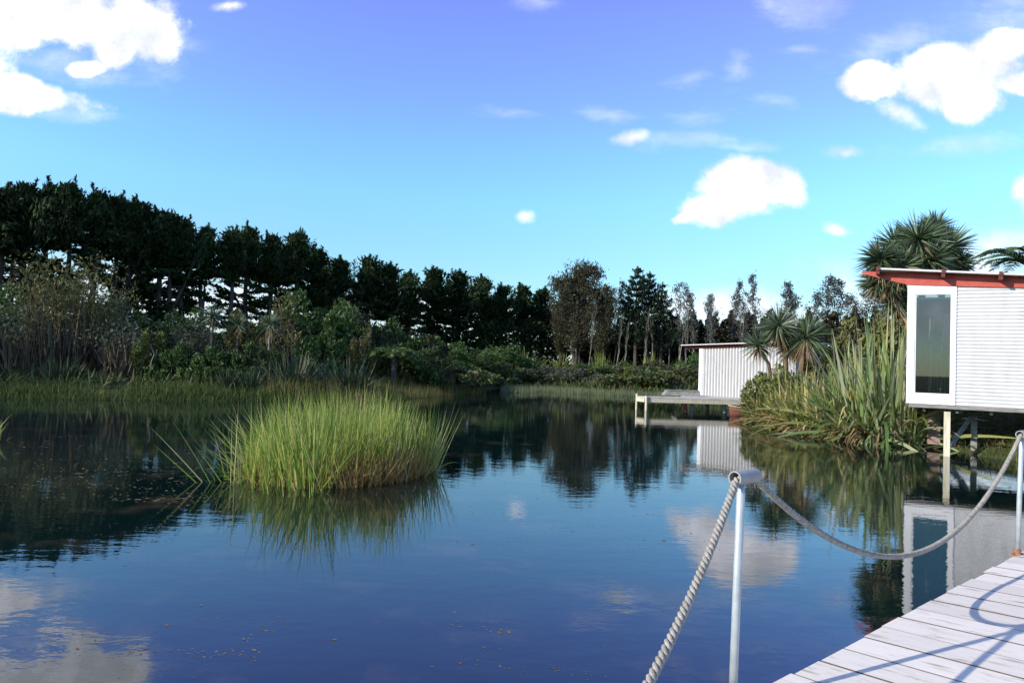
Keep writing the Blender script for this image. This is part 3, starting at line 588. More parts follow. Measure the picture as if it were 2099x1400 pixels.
def cypress(H=12.5, lo=.60):
    root = bpy.data.objects.new('cypress_tree', None); col.objects.link(root)
    tk = MB(); cr = MB()
    bend = rng.normal(0, .35, 2); hs = np.linspace(0, 1, 9)
    ctr = np.stack([bend[0] * np.sin(hs * 2.5) , bend[1] * np.sin(hs * 2.2), hs * H * .95], 1)
    tk.tube(ctr, .24 * (1 - hs) ** .8 + .03, 8)
    cpt = lambda h: np.array([np.interp(h, hs * H * .95, ctr[:, i]) for i in range(3)])
    if rng.random() < .6:
        p = limb(cpt(H * .3), U(0, 6.28), 1.15, H * .55, 7, .1); tk.tube(p, np.linspace(.13, .02, 7), 6); sprays(cr, p, 150, .4, .5, .2, .6, .9, .8)
    for z in np.arange(.12, lo + .06, .034):          # open lower limbs: tufts at their ends
        if rng.random() < .12: continue
        a = U(0, 6.28); L = U(1.3, 2.9); p = limb(cpt(H * z), a, U(-.05, .35), L, 6, .12); tk.tube(p, np.linspace(.06, .012, 6), 4, False)
        sprays(cr, p, int(34 * L), .24, .5, .2, .5, .15, .35)
        for _ in range(2):
            b = p[rng.integers(2, 5)]; q_ = limb(b, a + U(-1, 1), U(0, .4), L * .5, 4, .1); tk.tube(q_, np.linspace(.025, .008, 4), 3, False); sprays(cr, q_, 26, .2, .45, .2, .4, .15, .35)
    for z in np.arange(lo, .97, .0088):        # dense upper crown
        k = (z - lo) / (.97 - lo); L = (2.4 - 2.0 * k if k > .12 else 1.9) * U(.45, 1.15)
        p = limb(cpt(H * min(z, .94)), U(0, 6.28), U(.2, .6) + .55 * k, L, 6, .25); tk.tube(p, np.linspace(.045, .008, 6), 3, False)
        sprays(cr, p, int(70 * L + 8), .22, .46, .15, .2, .5, .7)
    def leader(b, L, n):
        p = limb(b, U(0, 6.28), U(1.25, 1.5), L, 5, .1); tk.tube(p, np.linspace(.03, .005, 5), 3, False); t = U(0, 1, n); w_ = .30 * L * (1.02 - t); a = U(0, 6.28, n)
        i = np.minimum((t * 4).astype(int), 3); f = (t * 4 - i)[:, None]; P = p[i] * (1 - f) + p[i + 1] * f; r = w_ * U(.1, 1, n); P = P + np.stack([r * np.cos(a), r * np.sin(a), r * .15], 1)
        cards(cr, P, np.stack([np.cos(a) * .8, np.sin(a) * .8, U(.3, 1.3, n)], 1), U(.6, 1.3, n) * .36, U(.6, 1.3, n) * .10)
    for _ in range(15):                            # upright leaders that spike the skyline
        a = U(0, 6.28); r = U(.2, 1.9); leader(cpt(H * .9) + np.array([math.cos(a) * r, math.sin(a) * r, -r * U(.9, 1.7) - U(0, .3)]), U(.7, 2.1), 70)
    leader(cpt(H * .86), H * .16, 150)
    tk.build('trunk', bark, root); cr.build('crown', L_cyp, root); return root

def pine(H=11):
    root = bpy.data.objects.new('pine_tree', None); col.objects.link(root); tk = MB(); cr = MB()
    tk.tube([(0, 0, 0), (.1, 0, H * .5), (0, .05, H)], [.16, .09, .015], 7)
    for z in np.arange(.22, .99, .062):
        nb = 5 if z < .9 else 3
        for k in range(nb):
            L = (1 - z) ** .8 * H * .25 * U(.6, 1.15) + .22; p = limb((0, 0, z * H), k * 6.28 / nb + U(-.4, .4), U(.1, .5), L, 5, .3); tk.tube(p, np.linspace(.03, .006, 5), 3, False)
            sprays(cr, p, int(40 * L + 14), .10 + .03 * L, .36, .11, .25, .6, .6)
    sprays(cr, limb((0, 0, H * .93), 0, 1.5, H * .09, 4, 0), 40, .05, .3, .08, 0, 1.2, 1)
    tk.build('trunk', bark, root); cr.build('crown', L_pine, root); return root

def broad(name, H, Wc, stems, leafm, barkm, nleaf, lsize, upness=1.2, z0=.25, twig=3, spread=.22, skew=1.0):
    """upright many-branched tree; foliage follows the branch ends so the outline stays ragged"""
    root = bpy.data.objects.new(name, None); col.objects.link(root); tk = MB(); cr = MB(); ends = []
    for s_ in range(stems):
        a = U(0, 6.28); top = limb((U(-.1, .1) * stems ** .5, U(-.1, .1) * stems ** .5, 0), a, 1.57 - U(0, .16) * (1 if stems < 3 else 1.4), H * U(.82, 1.0), 9, 0)
        tk.tube(top, np.linspace(.02 * H ** .6 * 1.0, .006, 9) + .004, 6)
        for z in np.linspace(z0, .97, int(10 + H * 1.3)):
            k = z * 8; i = min(int(k), 7); b = top[i] + (top[i + 1] - top[i]) * (k - i)
            L = Wc * (math.sin(math.pi * min(1, (z - z0) / (1 - z0) * .86 + .12)) ** skew) * U(.55, 1.1)
            p = limb(b, U(0, 6.28), upness * U(.6, 1.0), L, 6, .1); tk.tube(p, np.linspace(.014 + .008 * L, .004, 6), 3, False); ends.append(p)
            for _ in range(twig):
                q_ = limb(p[rng.integers(1, 5)], U(0, 6.28), upness * U(.4, 1.1), L * U(.3, .6), 4, .1); tk.tube(q_, np.linspace(.009, .003, 4), 3, False); ends.append(q_)
    per = max(2, nleaf // len(ends))
    for p in ends: sprays(cr, p, int(per * U(.4, 1.6)), spread, lsize, lsize * .5, .25, .2, 1)
    tk.build('trunk', barkm, root); cr.build('crown', leafm, root); return root

def bush(name, rx, rz, leafm, n, lsize, lumps=26, barkm=bark, stemn=9, flat=1.0):
    """rounded shrub: leaf clumps over an uneven dome plus stems"""
    root = bpy.data.objects.new(name, None); col.objects.link(root); tk = MB(); cr = MB()
    for _ in range(stemn):
        a = U(0, 6.28); p = limb((U(-.15, .15) * rx, U(-.15, .15) * rx, 0), a, U(.5, 1.4), rz * U(.6, .95), 6, .05); tk.tube(p, np.linspace(.03, .008, 6) * max(1, rz * .5), 4, False)
    per = n // lumps
    for _ in range(lumps):
        d = rdir(1)[0]; d[2] = abs(d[2]) * flat; r = U(.45, .98); c = np.array([d[0] * rx * r, d[1] * rx * r, rz * (.18 + .75 * d[2] * r)])
        s = U(.14, .26); k = int(per * U(.6, 1.4)); off = unit(rng.normal(size=(k, 3))) * (U(.3, 1, k) ** .5)[:, None] * np.array([rx * s * 1.2, rx * s * 1.2, rz * s])
        P = c + off; P[:, 2] = np.maximum(P[:, 2], .02); ax = off / rx + rng.normal(0, .5, (k, 3)); ax[:, 2] += .35
        cards(cr, P, ax, U(.6, 1.4, k) * lsize, U(.6, 1.3, k) * lsize * .5)
    tk.build('stems', barkm, root); cr.build('foliage', leafm, root); return root

def twiggy(H, W_, leafm, nst=420, nleaf=2600, lf=.22):
    """tall scrub of bare grey stems carrying leaf only at the top"""
    root = bpy.data.objects.new('scrub_tree', None); col.objects.link(root); tk = MB(); cr = MB()
    n = nst; a = U(0, 6.28, n); r = U(0, 1, n) ** .6 * W_ * .42; P = np.stack([r * np.cos(a), r * np.sin(a), np.zeros(n)], 1); D = np.stack([r * np.cos(a) * .35 + rng.normal(0, .26, n) * H * .35, r * np.sin(a) * .35 + rng.normal(0, .26, n) * H * .35, np.full(n, H * .8)], 1)
    P[:, 2] = U(0, .35, n) * H; L = U(.35, .75, n) * H; blades(tk, P, D, L, U(.02, .05, n), U(-.05, .08, n), 4, 1.0)
    for _ in range(9): p = limb((U(-.2, .2) * W_, U(-.2, .2) * W_, 0), U(0, 6.28), U(1.2, 1.5), H * .8, 6, 0); tk.tube(p, np.linspace(.06, .015, 6), 5)
    tips = P + unit(D) * L[:, None]; k = rng.integers(0, n, nleaf); Q_ = tips[k] + rng.normal(0, .2, (nleaf, 3)) * np.array([1, 1, 1.2]); Q_ = Q_[Q_[:, 2] > H * .48]; ax = rng.normal(0, .5, (len(Q_), 3)); ax[:, 2] += .6
    cards(cr, Q_, ax, U(.5, 1.3, len(Q_)) * lf, U(.5, 1.2, len(Q_)) * lf * .4)
    tk.build('stems', L_twig, root); cr.build('foliage', leafm, root); return root

def flax(H, n, leafm, W_=.085, base=.5, name='flax_bush', lean=.55, dead=40, stalks=0, sag=1.0):
    root = bpy.data.objects.new(name, None); col.objects.link(root); mb = MB()
    a = U(0, 6.28, n); rr = U(0, 1, n) ** .5; P = np.stack([rr * base * np.cos(a), rr * base * np.sin(a), np.full(n, -.05)], 1)
    tilt = np.abs(rng.normal(0, lean, n)) * (.65 + .35 * rr); a2 = a + rng.normal(0, .8, n); D = np.stack([np.sin(tilt) * np.cos(a2), np.sin(tilt) * np.sin(a2), np.cos(tilt)], 1)
    L = H * U(.38, 1.1, n) * (1.04 - .16 * rr); side = np.cross(D, np.stack([np.cos(a2), np.sin(a2), np.zeros(n)], 1) + rng.normal(0, .25, (n, 3)))
    hv = rng.random(n) < .42; droop = np.where(hv, U(.3, 1.1, n), U(.02, .2, n)) * (.4 + tilt) * sag
    blades(mb, P, D, L, W_ * U(.7, 1.25, n), droop, 7, 2.6, .55, side=side)
    mb.build('leaves', leafm, root)
    if dead:
        m = MB(); n = dead; a = U(0, 6.28, n); P = np.stack([base * U(.6, 1.1, n) * np.cos(a), base * U(.6, 1.1, n) * np.sin(a), np.zeros(n)], 1); D = np.stack([np.cos(a) * .8, np.sin(a) * .8, U(.3, 1.0, n)], 1)
        blades(m, P, D, H * U(.25, .55, n), W_ * .8, U(.4, .9, n), 5, 2.5, .6); m.build('dead_leaves', L_dead, root)
    if stalks:
        m = MB()
        for _ in range(stalks):
            p = limb((U(-.2, .2), U(-.2, .2), 0), U(0, 6.28), U(1.2, 1.5), H * U(1.2, 1.45), 6, -.03); m.tube(p, np.linspace(.016, .008, 6), 5)
            for k in range(9):
                b = p[-1] - (p[-1] - p[-3]) * (k / 9); q_ = limb(b, U(0, 6.28), .7, .22, 3, .1); m.tube(q_, [.006, .005, .004], 3, False); cards(m, q_[-1:] + rng.normal(0, .03, (5, 3)), rdir(5) + z3, .12, .05)
        m.build('flower_stalks', L_twig, root)
    return root

def head_leaves(mb, dm, c, R, n, W_=.045, up=.2, dead=40):
    D = rdir(n * 2); D = D[D[:, 2] > -.85][:n]; D[:, 2] += up * .3; k = len(D)
    blades(mb, c + D * .06 * R, D, R * U(.75, 1.12, k), W_ * U(.8, 1.2, k), U(.02, .16, k), 4, 2.2, .6)
    if dead:
        a = U(0, 6.28, dead); D = np.stack([np.cos(a) * U(.3, .9, dead), np.sin(a) * U(.3, .9, dead), -U(.3, 1.3, dead)], 1)
        blades(dm, np.tile(c - np.array([0, 0, .1 * R]), (dead, 1)), D, R * U(.6, 1.1, dead), W_ * .9, U(.05, .3, dead), 4, 2.0, .6)
def cabbage(trunks, heads, W_=.045, n=230, barkm=pale_bark, dead=50, r=.09):
    root = bpy.data.objects.new('cabbage_tree', None); col.objects.link(root)
    tk = MB()
    for p in trunks: p = np.asarray(p, float); q_ = np.linspace(0, 1, 10); s = np.linspace(0, 1, len(p)); P = np.stack([np.interp(q_, s, p[:, i]) for i in range(3)], 1); tk.tube(P, np.linspace(r, r * .7, 10), 9)
    tk.build('trunk', barkm, root, True)
    for (x, y, z, R) in heads:
        mb = MB(); dm = MB(); head_leaves(mb, dm, np.array([x, y, z]), R, n, W_, dead=dead); h = mb.build('head', L_cord, root)
        if dead: dm.build('dead_skirt', L_dead, h)
    return root

def frondplant(name, nf, L, up, leafm, leaf=.35, W_=.03, trunk=0, droop=.5, barkm=fibre):
    root = bpy.data.objects.new(name, None); col.objects.link(root)
    if trunk:
        m = MB(); m.tube([(0, 0, 0), (.02, .02, trunk * .5), (0, 0, trunk)], [.13, .10, .11], 10); m.build('trunk', barkm, root, True)
    for i in range(nf):
        mb = MB(); a = i * 2.4 + U(-.2, .2); u_ = up * U(.6, 1.15); n = 14; t = np.linspace(0, 1, n); d = np.array([math.cos(a) * math.cos(u_), math.sin(a) * math.cos(u_), math.sin(u_)])
        Lf = L * U(.8, 1.1); P = d[None] * (Lf * t)[:, None]; P[:, 2] -= droop * Lf * t ** 2.2; P[:, 2] += trunk
        mb.tube(P, np.linspace(.02, .004, n), 4, False)
        k = np.repeat(np.linspace(.12, .99, 34), 2); kk = k * (n - 1); ii_ = np.minimum(kk.astype(int), n - 2); f = (kk - ii_)[:, None]; B = P[ii_] * (1 - f) + P[ii_ + 1] * f
        tgn = unit(P[ii_ + 1] - P[ii_]); sd2 = np.cross(tgn, z3); sd2 = unit(sd2) * np.tile([1, -1], len(k) // 2)[:, None]; D = sd2 + tgn * .7 + np.array([0, 0, .25]) + rng.normal(0, .08, B.shape)
        blades(mb, B, D, leaf * np.sin(np.pi * np.clip(k * .85 + .12, 0, 1)) * L / 2 + .05, W_, .3, 3, 2, .8); mb.build('frond', leafm, root)
    return root

PROTO = {}
def place(key, make, name, label, cat, loc, rz=None, sc_=(1, 1, 1), group=None):
    """first use keeps the built plant, later uses copy it with its parts"""
    if key not in PROTO: PROTO[key] = make(); o = PROTO[key]
    else: o = copy_tree(PROTO[key])
    if o.name.split('.')[0] != name: o.name = name
    o.location = tuple(float(v) for v in loc); o.rotation_euler = (0, 0, U(0, 6.28) if rz is None else rz); o.scale = sc_
    for k_ in ('label', 'category', 'group'):
        if k_ in o: del o[k_]
    return tag(o, label, cat, group)
def put(px, Y, py=760):
    p = at(px, py, Y); return np.array([p[0], Y, gzs(p[0], Y) - .03])
def htop(px, py, Y, base): return at(px, py, Y)[2] - base

# ------------------------------------------------------------------ the windbreak
tops = [(-78, 372), (-28, 376), (8, 380), (45, 377), (88, 374), (116, 372), (166, 388), (214, 394), (250, 412), (278, 410), (315, 428), (348, 436), (386, 450), (424, 462), (464, 468), (505, 462), (545, 478), (590, 476), (618, 478),
        (652, 512), (692, 528), (744, 524), (792, 538), (832, 556), (888, 548), (936, 553), (986, 566), (1034, 584), (1074, 583), (1108, 590)]
for i, (px_, py_) in enumerate(tops):
    k = (px_ - CX) / FPX; s_ = (49 * k + 34.9) / (31.9 - 30 * k); Yt = 49 + 30 * s_ + U(-.8, .8)
    b = put(px_, Yt); h = htop(px_, py_, Yt, b[2]); far = i >= 24
    wide = px_ > 630; lab = '%s tall dark cypress of the windbreak row, counted from the left edge of the photo' % ORD[i] if i < 24 else \
        '%s dark cypress from the left in the bushier row past the sky gap' % ORD[i - 24]
    sx_ = h / 12.5 * U(.80, .98) * (2.0 if far else 1.75 if px_ > 630 else 1.22)
    place('cyp%d' % (i % 6) if not wide else 'cypb%d' % (i % 3), (lambda: cypress(12.5, .42)) if wide else (lambda: cypress()), 'cypress_tree', lab, 'cypress tree', b, None, (sx_, sx_, h / 12.55), 'cypress trees in the windbreak')
# trees off the left edge that keep the left bank in shade, in the same windbreak
for i, (x, y, h) in enumerate([(-39.5, 33, 13), (-38.0, 27, 12.5), (-37, 21, 13), (-40, 38, 13.5), (-41, 15, 13), (-44, 9, 13)]):
    sx_ = h / 12.5; place('cyp%d' % (i % 6), None, 'cypress_tree', '%s cypress just beyond the left edge of the photo, shading the left bank' % ORD[i], 'cypress tree', (x, y, gzs(x, y) - .03), None, (sx_ * 1.1, sx_ * 1.1, sx_), 'cypress trees beyond the frame')

# ------------------------------------------------------------------ hedges
def hedge(x0, x1, Y0, Y1, topy0, topy1, leafm, n, label, depth=2.5, size=.42):
    a = put(x0, Y0); b = put(x1, Y1); root = thing('hedge', label, 'hedge', (a + b) / 2); c = (a + b) / 2
    ha = htop(x0, topy0, Y0, a[2]); hb = htop(x1, topy1, Y1, b[2]); m = MB()
    t = U(0, 1, n); H = (ha + (hb - ha) * t) * (1 + .10 * np.sin(t * 37) + .06 * np.sin(t * 91 + 1)); z = U(0, 1, n) ** .8 * H; nrm = unit(np.array([-(b - a)[1], (b - a)[0], 0]))
    P = (a - c)[None] + (b - a)[None] * t[:, None] + nrm[None] * (rng.normal(0, .5, n) * depth * .5)[:, None]; P[:, 2] = (a[2] - c[2]) + (b[2] - a[2]) * t + z
    cards(m, P, rdir(n) + np.array([0, 0, .5]), U(.5, 1.3, n) * size, U(.5, 1.3, n) * size * .65); m.build('foliage', leafm, root)
    m = MB()
    for t_ in np.linspace(.02, .98, int(np.linalg.norm(b - a) / .8)):
        p = a - c + (b - a) * t_; m.tube([p, p + (U(-.1, .1), 0, (ha + (hb - ha) * t_) * .7)], [.05, .02], 5, False)
    m.build('stems', bark, root)
hedge(862, 1165, 74, 82, 668, 664, L_cyp, 11000, 'low dark hedge in deep shade under the far cypress trees', 3, .4)
hedge(1370, 1600, 78, 76, 655, 652, L_hedge, 14000, 'long brownish hedge on the far bank, behind the small shed', 2.5)
hedge(1600, 1880, 76, 70, 655, 640, L_hedge, 13000, 'dark brownish hedge between the cabbage trees, behind the bushes on the right', 3)
hedge(1180, 1385, 80, 79, 690, 668, L_hedge, 13000, 'dark undergrowth hedge behind the bare stems of the far bank', 3)

# ------------------------------------------------------------------ far trees, right of the windbreak
def tree(key, make, name, px_, py_, Y, label, cat='tree', group='slender trees on the far bank', w=1.0, H0=10.0):
    b = put(px_, Y); h = htop(px_, py_, Y, b[2]); s = h / H0; return place(key, make, name, label, cat, b, None, (s * w, s * w, s), group)
mk_brown = lambda: broad('brown_tree', 10, 2.9, 8, L_brown, bark, 15000, .26, 1.05, .2, 3, .26, .6)
tree('brown', mk_brown, 'brown_tree', 1182, 546, 75, 'bushy brown-leaved tree with many upright stems, broadest on the far bank', group='brown trees on the far bank')
tree('brown', None, 'brown_tree', 1232, 592, 74, 'lower brown tree leaning against the right side of the bushiest brown tree', group='brown trees on the far bank', w=.8)
tree('brown', None, 'brown_tree', 1148, 622, 77, 'small brown tree half hidden between the last cypress and the bushiest brown tree', group='brown trees on the far bank', w=.7)
mk_sp = lambda: broad('slender_tree', 10, 1.05, 1, L_sparse, pale_bark, 1500, .22, 1.0, .30, 3, .16, .9)
mk_sp2 = lambda: broad('slender_tree', 10, 1.3, 2, L_sparse, pale_bark, 2000, .22, .95, .34, 3, .18, .8)
mk_pine = lambda: pine(10)
for px_, py_, Y, lab, w in ((1302, 550, 74, 'tallest dark young pine with a pointed double top, far bank', 1.25), (1327, 560, 75.5, 'dark young pine pressed against the right side of the tallest pine', 1.0), (1353, 582, 74, 'shortest dark young pine, right of the two pointed ones', 1.2), (1285, 610, 78, 'small dark pine hidden low beside the tallest pine', 1.2)):
    tree('pine', mk_pine, 'pine_tree', px_, py_, Y, lab, 'pine tree', 'young pines on the far bank', w)
sp = [(1258, 572, 'wispy half-bare tree between the brown trees and the tallest pine'), (1392, 568, 'wispy pale tree right of the three pines'), (1424, 600, 'short wispy tree left of the shed roof'),
      (1458, 592, 'thin wispy tree above the left end of the shed roof'), (1490, 574, 'tall wispy tree above the shed roof, left of the tallest wispy one'), (1518, 602, 'small wispy tree between two taller wispy ones above the shed'),
      (1551, 563, 'tallest wispy tree above the shed roof'), (1606, 582, 'wispy tree above the right end of the shed'), (1640, 574, 'wispy dark-crowned tree above the small cabbage trees'),
      (1690, 552, 'tall spreading wispy tree left of the big cabbage tree'), (1728, 566, 'dense wispy tree beside the big cabbage tree'), (1775, 580, 'wispy tree partly hidden behind the big cabbage tree'), (1668, 600, 'short dark wispy tree between two taller ones, left of the flax'), (1748, 598, 'short wispy tree low behind the tall flax')]
for i, (px_, py_, lab) in enumerate(sp):
    tree('sp%d' % (i % 2), mk_sp if i % 2 == 0 else mk_sp2, 'slender_tree', px_, py_, 73 + U(-2, 3), lab, 'tree', 'slender trees on the far bank', 1.15 if px_ > 1620 else .9)
for i, px_ in enumerate((1205, 1262, 1278, 1318, 1342, 1372, 1405)):
    tree('stem', lambda: broad('bare_tree', 10, .8, 2, L_brown, pale_bark, 500, .2, 1.2, .35, 3, .15), 'bare_tree', px_, 625 + 12 * (i % 3), 71 + i % 3, '%s bare thin-stemmed tree, counted from the left, in front of the pines and brown trees' % ORD[i], 'tree', 'bare stems on the far bank', .8)

# ------------------------------------------------------------------ left bank scrub
mk = dict(
    scrub=lambda: twiggy(4.8, 3.4, L_olive), scrubs=lambda: twiggy(2.4, 1.6, L_grey, 260, 900, .16),
    darkb=lambda: bush('dark_bush', 1.5, 2.4, L_darkg, 5200, .17), greenb=lambda: bush('green_bush', 1.6, 2.6, L_green, 5600, .17), oliveb=lambda: bush('olive_bush', 1.7, 3.0, L_olive, 5600, .17),
    greyb=lambda: bush('grey_bush', 1.3, 1.0, L_grey, 3600, .13, 22), yellb=lambda: bush('yellow_sapling', .45, 1.5, L_yell, 620, .16, 10, pale_bark, 4), brownb=lambda: bush('brown_bush', 1.2, 1.6, L_brown, 3600, .15),
    flaxd=lambda: flax(2.2, 420, L_flaxd, .07, .6, lean=.85, dead=55, stalks=0, sag=1.9), flaxst=lambda: flax(2.3, 520, L_flaxd, .07, .9, lean=.9, dead=60, stalks=4, sag=1.9),
    tuft=lambda: flax(1.5, 150, L_yell, .07, .25, 'fountain_plant', .6, 14), cabs=lambda: cabbage([[(0, 0, 0), (.03, .02, 1.0), (0, 0, 2.0)]], [(0, 0, 2.0, .5)], .035, 130, pale_bark, 26, .04),
    fern=lambda: frondplant('tree_fern', 16, 1.6, .7, L_darkg, .45, .04, 1.3, .7, bark), lowb=lambda: bush('low_bush', 1.2, .8, L_scrub, 3600, .13, 20))
nm = dict(scrub='scrub_tree', scrubs='scrub_tree', darkb='dark_bush', greenb='green_bush', oliveb='olive_bush', greyb='grey_bush', yellb='yellow_sapling', brownb='brown_bush', flaxd='flax_bush', flaxst='flax_bush', tuft='fountain_plant', cabs='cabbage_tree', fern='tree_fern', lowb='low_bush')
H0 = dict(scrub=4.6, scrubs=2.3, darkb=2.4, greenb=2.6, oliveb=3.0, greyb=1.0, yellb=1.5, brownb=1.6, flaxd=2.2, flaxst=2.3, tuft=1.4, cabs=2.4, fern=2.2, lowb=.8)
ct = dict(scrub='shrub', scrubs='shrub', darkb='bush', greenb='bush', oliveb='bush', greyb='bush', yellb='sapling', brownb='bush', flaxd='flax', flaxst='flax', tuft='plant', cabs='cabbage tree', fern='tree fern', lowb='bush')
def bank(kind, px_, py_, Y, lab, w=1.0):
    b = put(px_, Y); h = max(.3, htop(px_, py_, Y, b[2])); s = h / H0[kind]
    return place(kind, mk[kind], nm[kind], lab, ct[kind], b, None, (s * w, s * w, s), None)
for a in [
    ('scrub', 132, 553, 27.5, 'tall scrub tree with bare grey stems and olive leaf on top, leftmost on the bank', 1.0),
    ('scrub', 205, 612, 28.5, 'shorter bare-stemmed scrub leaning out right of the tallest scrub tree', .9),
    ('scrubs', 55, 640, 26.5, 'grey twiggy scrub at the left edge of the bank', 1.3), ('scrubs', 236, 622, 30, 'narrow pale grey spike of dead twigs standing behind the scrub', .35),
    ('scrubs', 262, 668, 27, 'low grey twiggy scrub right of the two tall scrub trees', 1.4), ('greenb', 22, 585, 33, 'mid green bush behind the scrub, leftmost of all the bushes', 1.1), ('darkb', -30, 640, 27, 'dark bush cut off by the left edge of the photo', 1.1),
    ('flaxd', 128, 712, 24.9, 'small dark flax with bent leaves at the foot of the tallest scrub tree', 1.2), ('darkb', 305, 628, 29.5, 'dark green bush behind the yellow sapling', .9), ('yellb', 312, 668, 27, 'yellow-green sapling in front of the dark bushes, left part of the bank', 1.0),
    ('greenb', 372, 632, 31, 'green bush left of the thin cabbage saplings', .9), ('darkb', 352, 690, 27, 'low dark bush near the water below the green bushes', .9), ('darkb', 430, 700, 27, 'low dark bush below the thin cabbage saplings', 1.0), ('scrubs', 398, 672, 28, 'grey twigs between the two low dark bushes', 1.2),
    ('cabs', 432, 622, 30, 'thin cabbage sapling, leftmost of the three in a row on the bank', 1.0), ('cabs', 484, 642, 30, 'thin cabbage sapling, middle one of the three in a row on the bank', 1.0), ('cabs', 549, 640, 28.5, 'thin cabbage sapling, right one of three, in front of the olive bush', 1.0),
    ('oliveb', 552, 602, 31.5, 'large rounded olive bush in the middle of the left bank', .9), ('greenb', 640, 598, 34, 'large fresh green bush behind the flower-stalked flax', 1.0), ('greenb', 690, 618, 35, 'green bush rounding off the right side of the large fresh green bush', .8), ('darkb', 660, 660, 30.5, 'dark bush between the two big flaxes', .9),
    ('darkb', 505, 690, 27.5, 'dark bush left of the flower-stalked flax', .9), ('flaxst', 598, 694, 26.6, 'broad dark flax with brown flower stalks on the left bank', 1.0), ('flaxd', 712, 704, 27.2, 'rounded dark flax right of the flower-stalked flax', 1.15), ('flaxd', 468, 735, 25.6, 'small bluish flax near the water left of the big flaxes', .8), ('flaxd', 515, 738, 25.9, 'small upright flax beside the flower-stalked flax', .8),
    ('brownb', 728, 630, 37, 'dead brownish bush in front of the sky gap', .7), ('darkb', 782, 636, 38, 'tall dark bush under the last windbreak trees', .9), ('oliveb', 742, 668, 33, 'olive bush above the rounded dark flax', .6), 
    ('fern', 808, 682, 31.5, 'dark tree fern with a stout trunk right of the flaxes', 1.0), ('darkb', 858, 678, 34, 'dark bush right of the tree fern', 1.0), ('greenb', 905, 690, 40, 'low green bush on the slope below the far cypresses', 1.3), ('greenb', 965, 702, 44, 'wide low green bush in the middle of the slope', 1.8), ('darkb', 935, 722, 38, 'small dark bush at the foot of the green slope', 1.2),
    ('lowb', 890, 728, 35, 'low grey-brown bush near the rushes behind the reed clump', 1.2), ('lowb', 1000, 742, 45, 'low bush by the water in the centre of the photo', 1.5), ('greenb', 1030, 705, 48, 'low green bush left of the yellow fountain plants', 1.5), ('tuft', 1072, 700, 50, 'yellow-green fountain plant, leftmost of four on the far bank', 1.2), ('tuft', 1142, 712, 50, 'yellow-green fountain plant below the bushiest brown tree', 1.2),
    ('tuft', 1237, 708, 50, 'yellow-green fountain plant below the lower brown tree', 1.2), ('tuft', 1340, 712, 50, 'yellow-green fountain plant below the shortest pine', 1.2), ('greyb', 1085, 752, 46, 'silvery low bush at the water, left of three', 1.5), ('greyb', 1145, 748, 46, 'silvery low bush at the water, middle of three', 1.5), ('greyb', 1205, 752, 45.5, 'silvery low bush at the water, right of three', 1.5),
    ('lowb', 1262, 750, 45, 'low scrubby bush at the water left of the shed, farthest from it', 1.6), ('lowb', 1322, 752, 44, 'low scrubby bush at the water, middle between the silvery bushes and the shed', 1.6), ('lowb', 1385, 748, 43, 'low scrubby bush beside the shed wall', 1.6), ('tuft', 1285, 745, 44, 'small fountain plant at the water between two scrubby bushes', 1.4), ('brownb', 1345, 742, 49, 'brownish bush behind the low scrubby ones left of the shed', 1.3),
    ('greenb', 1415, 722, 46, 'green bush right behind the corner of the shed', 1.1), ('darkb', 1110, 735, 52, 'dark low bush between two fountain plants', 1.2), ('darkb', 1195, 738, 51, 'dark low bush under the brown trees', 1.3), ('darkb', 1290, 735, 51, 'dark low bush under the tallest pine', 1.3), ('oliveb', 905, 755, 33.5, 'small dark olive bush at the tip of the rushes behind the reed clump', .9)]:
    bank(*a)
i = 0
for px_ in range(-20, 900, 46):
    k = ('darkb', 'oliveb', 'greenb', 'darkb', 'brownb')[i % 5]
    bank(k, px_ + U(-12, 12), 668 + .03 * px_ + U(-14, 18), 33.5 + .005 * px_ + U(-1.5, 1.5), '%s background bush from the left, in the dim rear of the left bank scrub' % ORD[i], 1.15); i += 1

# ------------------------------------------------------------------ right bank: flax, cabbage trees, palm
def near(key, make, name, px_, Y, py_, lab, cat, h0, w=1.0, rz=None):
    b = put(px_, Y); h = htop(px_, py_, Y, b[2]); s = h / h0; return place(key, make, name, lab, cat, b, rz, (s * w, s * w, s))
near('flaxb', lambda: flax(3.4, 900, L_flax, .075, .95, lean=.74, dead=130, sag=2.3), 'flax_bush', 1815, 17.5, 606, 'tallest flax clump with long upright leaves, against the hut wall', 'flax', 3.4)
near('flaxb2', lambda: flax(2.6, 760, L_flax, .07, .95, lean=.9, dead=120, sag=2.3), 'flax_bush', 1742, 18.2, 722, 'mid-height flax clump left of the tallest flax', 'flax', 2.6)
near('flaxy', lambda: flax(1.5, 380, L_flaxy, .055, .7, lean=.95, dead=90), 'flax_bush', 1692, 18.9, 775, 'yellowing flax with drooping leaves at the water in front of the cabbage trees', 'flax', 1.2, 1.2)
near('flaxy', None, 'flax_bush', 1768, 17.7, 790, 'yellowing flax drooping over the water below the tallest flax', 'flax', 1.2, 1.1)
near('flaxy', None, 'flax_bush', 1628, 20.6, 790, 'low yellowing flax at the water, nearest to the canoe', 'flax', 1.2, 1.3)
near('flaxy', None, 'flax_bush', 1832, 17.3, 800, 'low yellowing flax tucked between the tallest flax and the hut pile', 'flax', 1.2, .9)
near('flaxb2', None, 'flax_bush', 1690, 20.5, 782, 'flax clump under the right small cabbage tree', 'flax', 2.6, 1.0)
near('nbush', lambda: bush('leafy_bush', 1.0, 1.6, L_nb, 4600, .12, 26), 'leafy_bush', 1588, 22.3, 748, 'rounded leafy bush under the left small cabbage tree beside the shed', 'bush', 1.6)
near('nbush', None, 'leafy_bush', 1565, 22.6, 812, 'low leafy bush hanging over the canoe', 'bush', 1.6, 1.3)
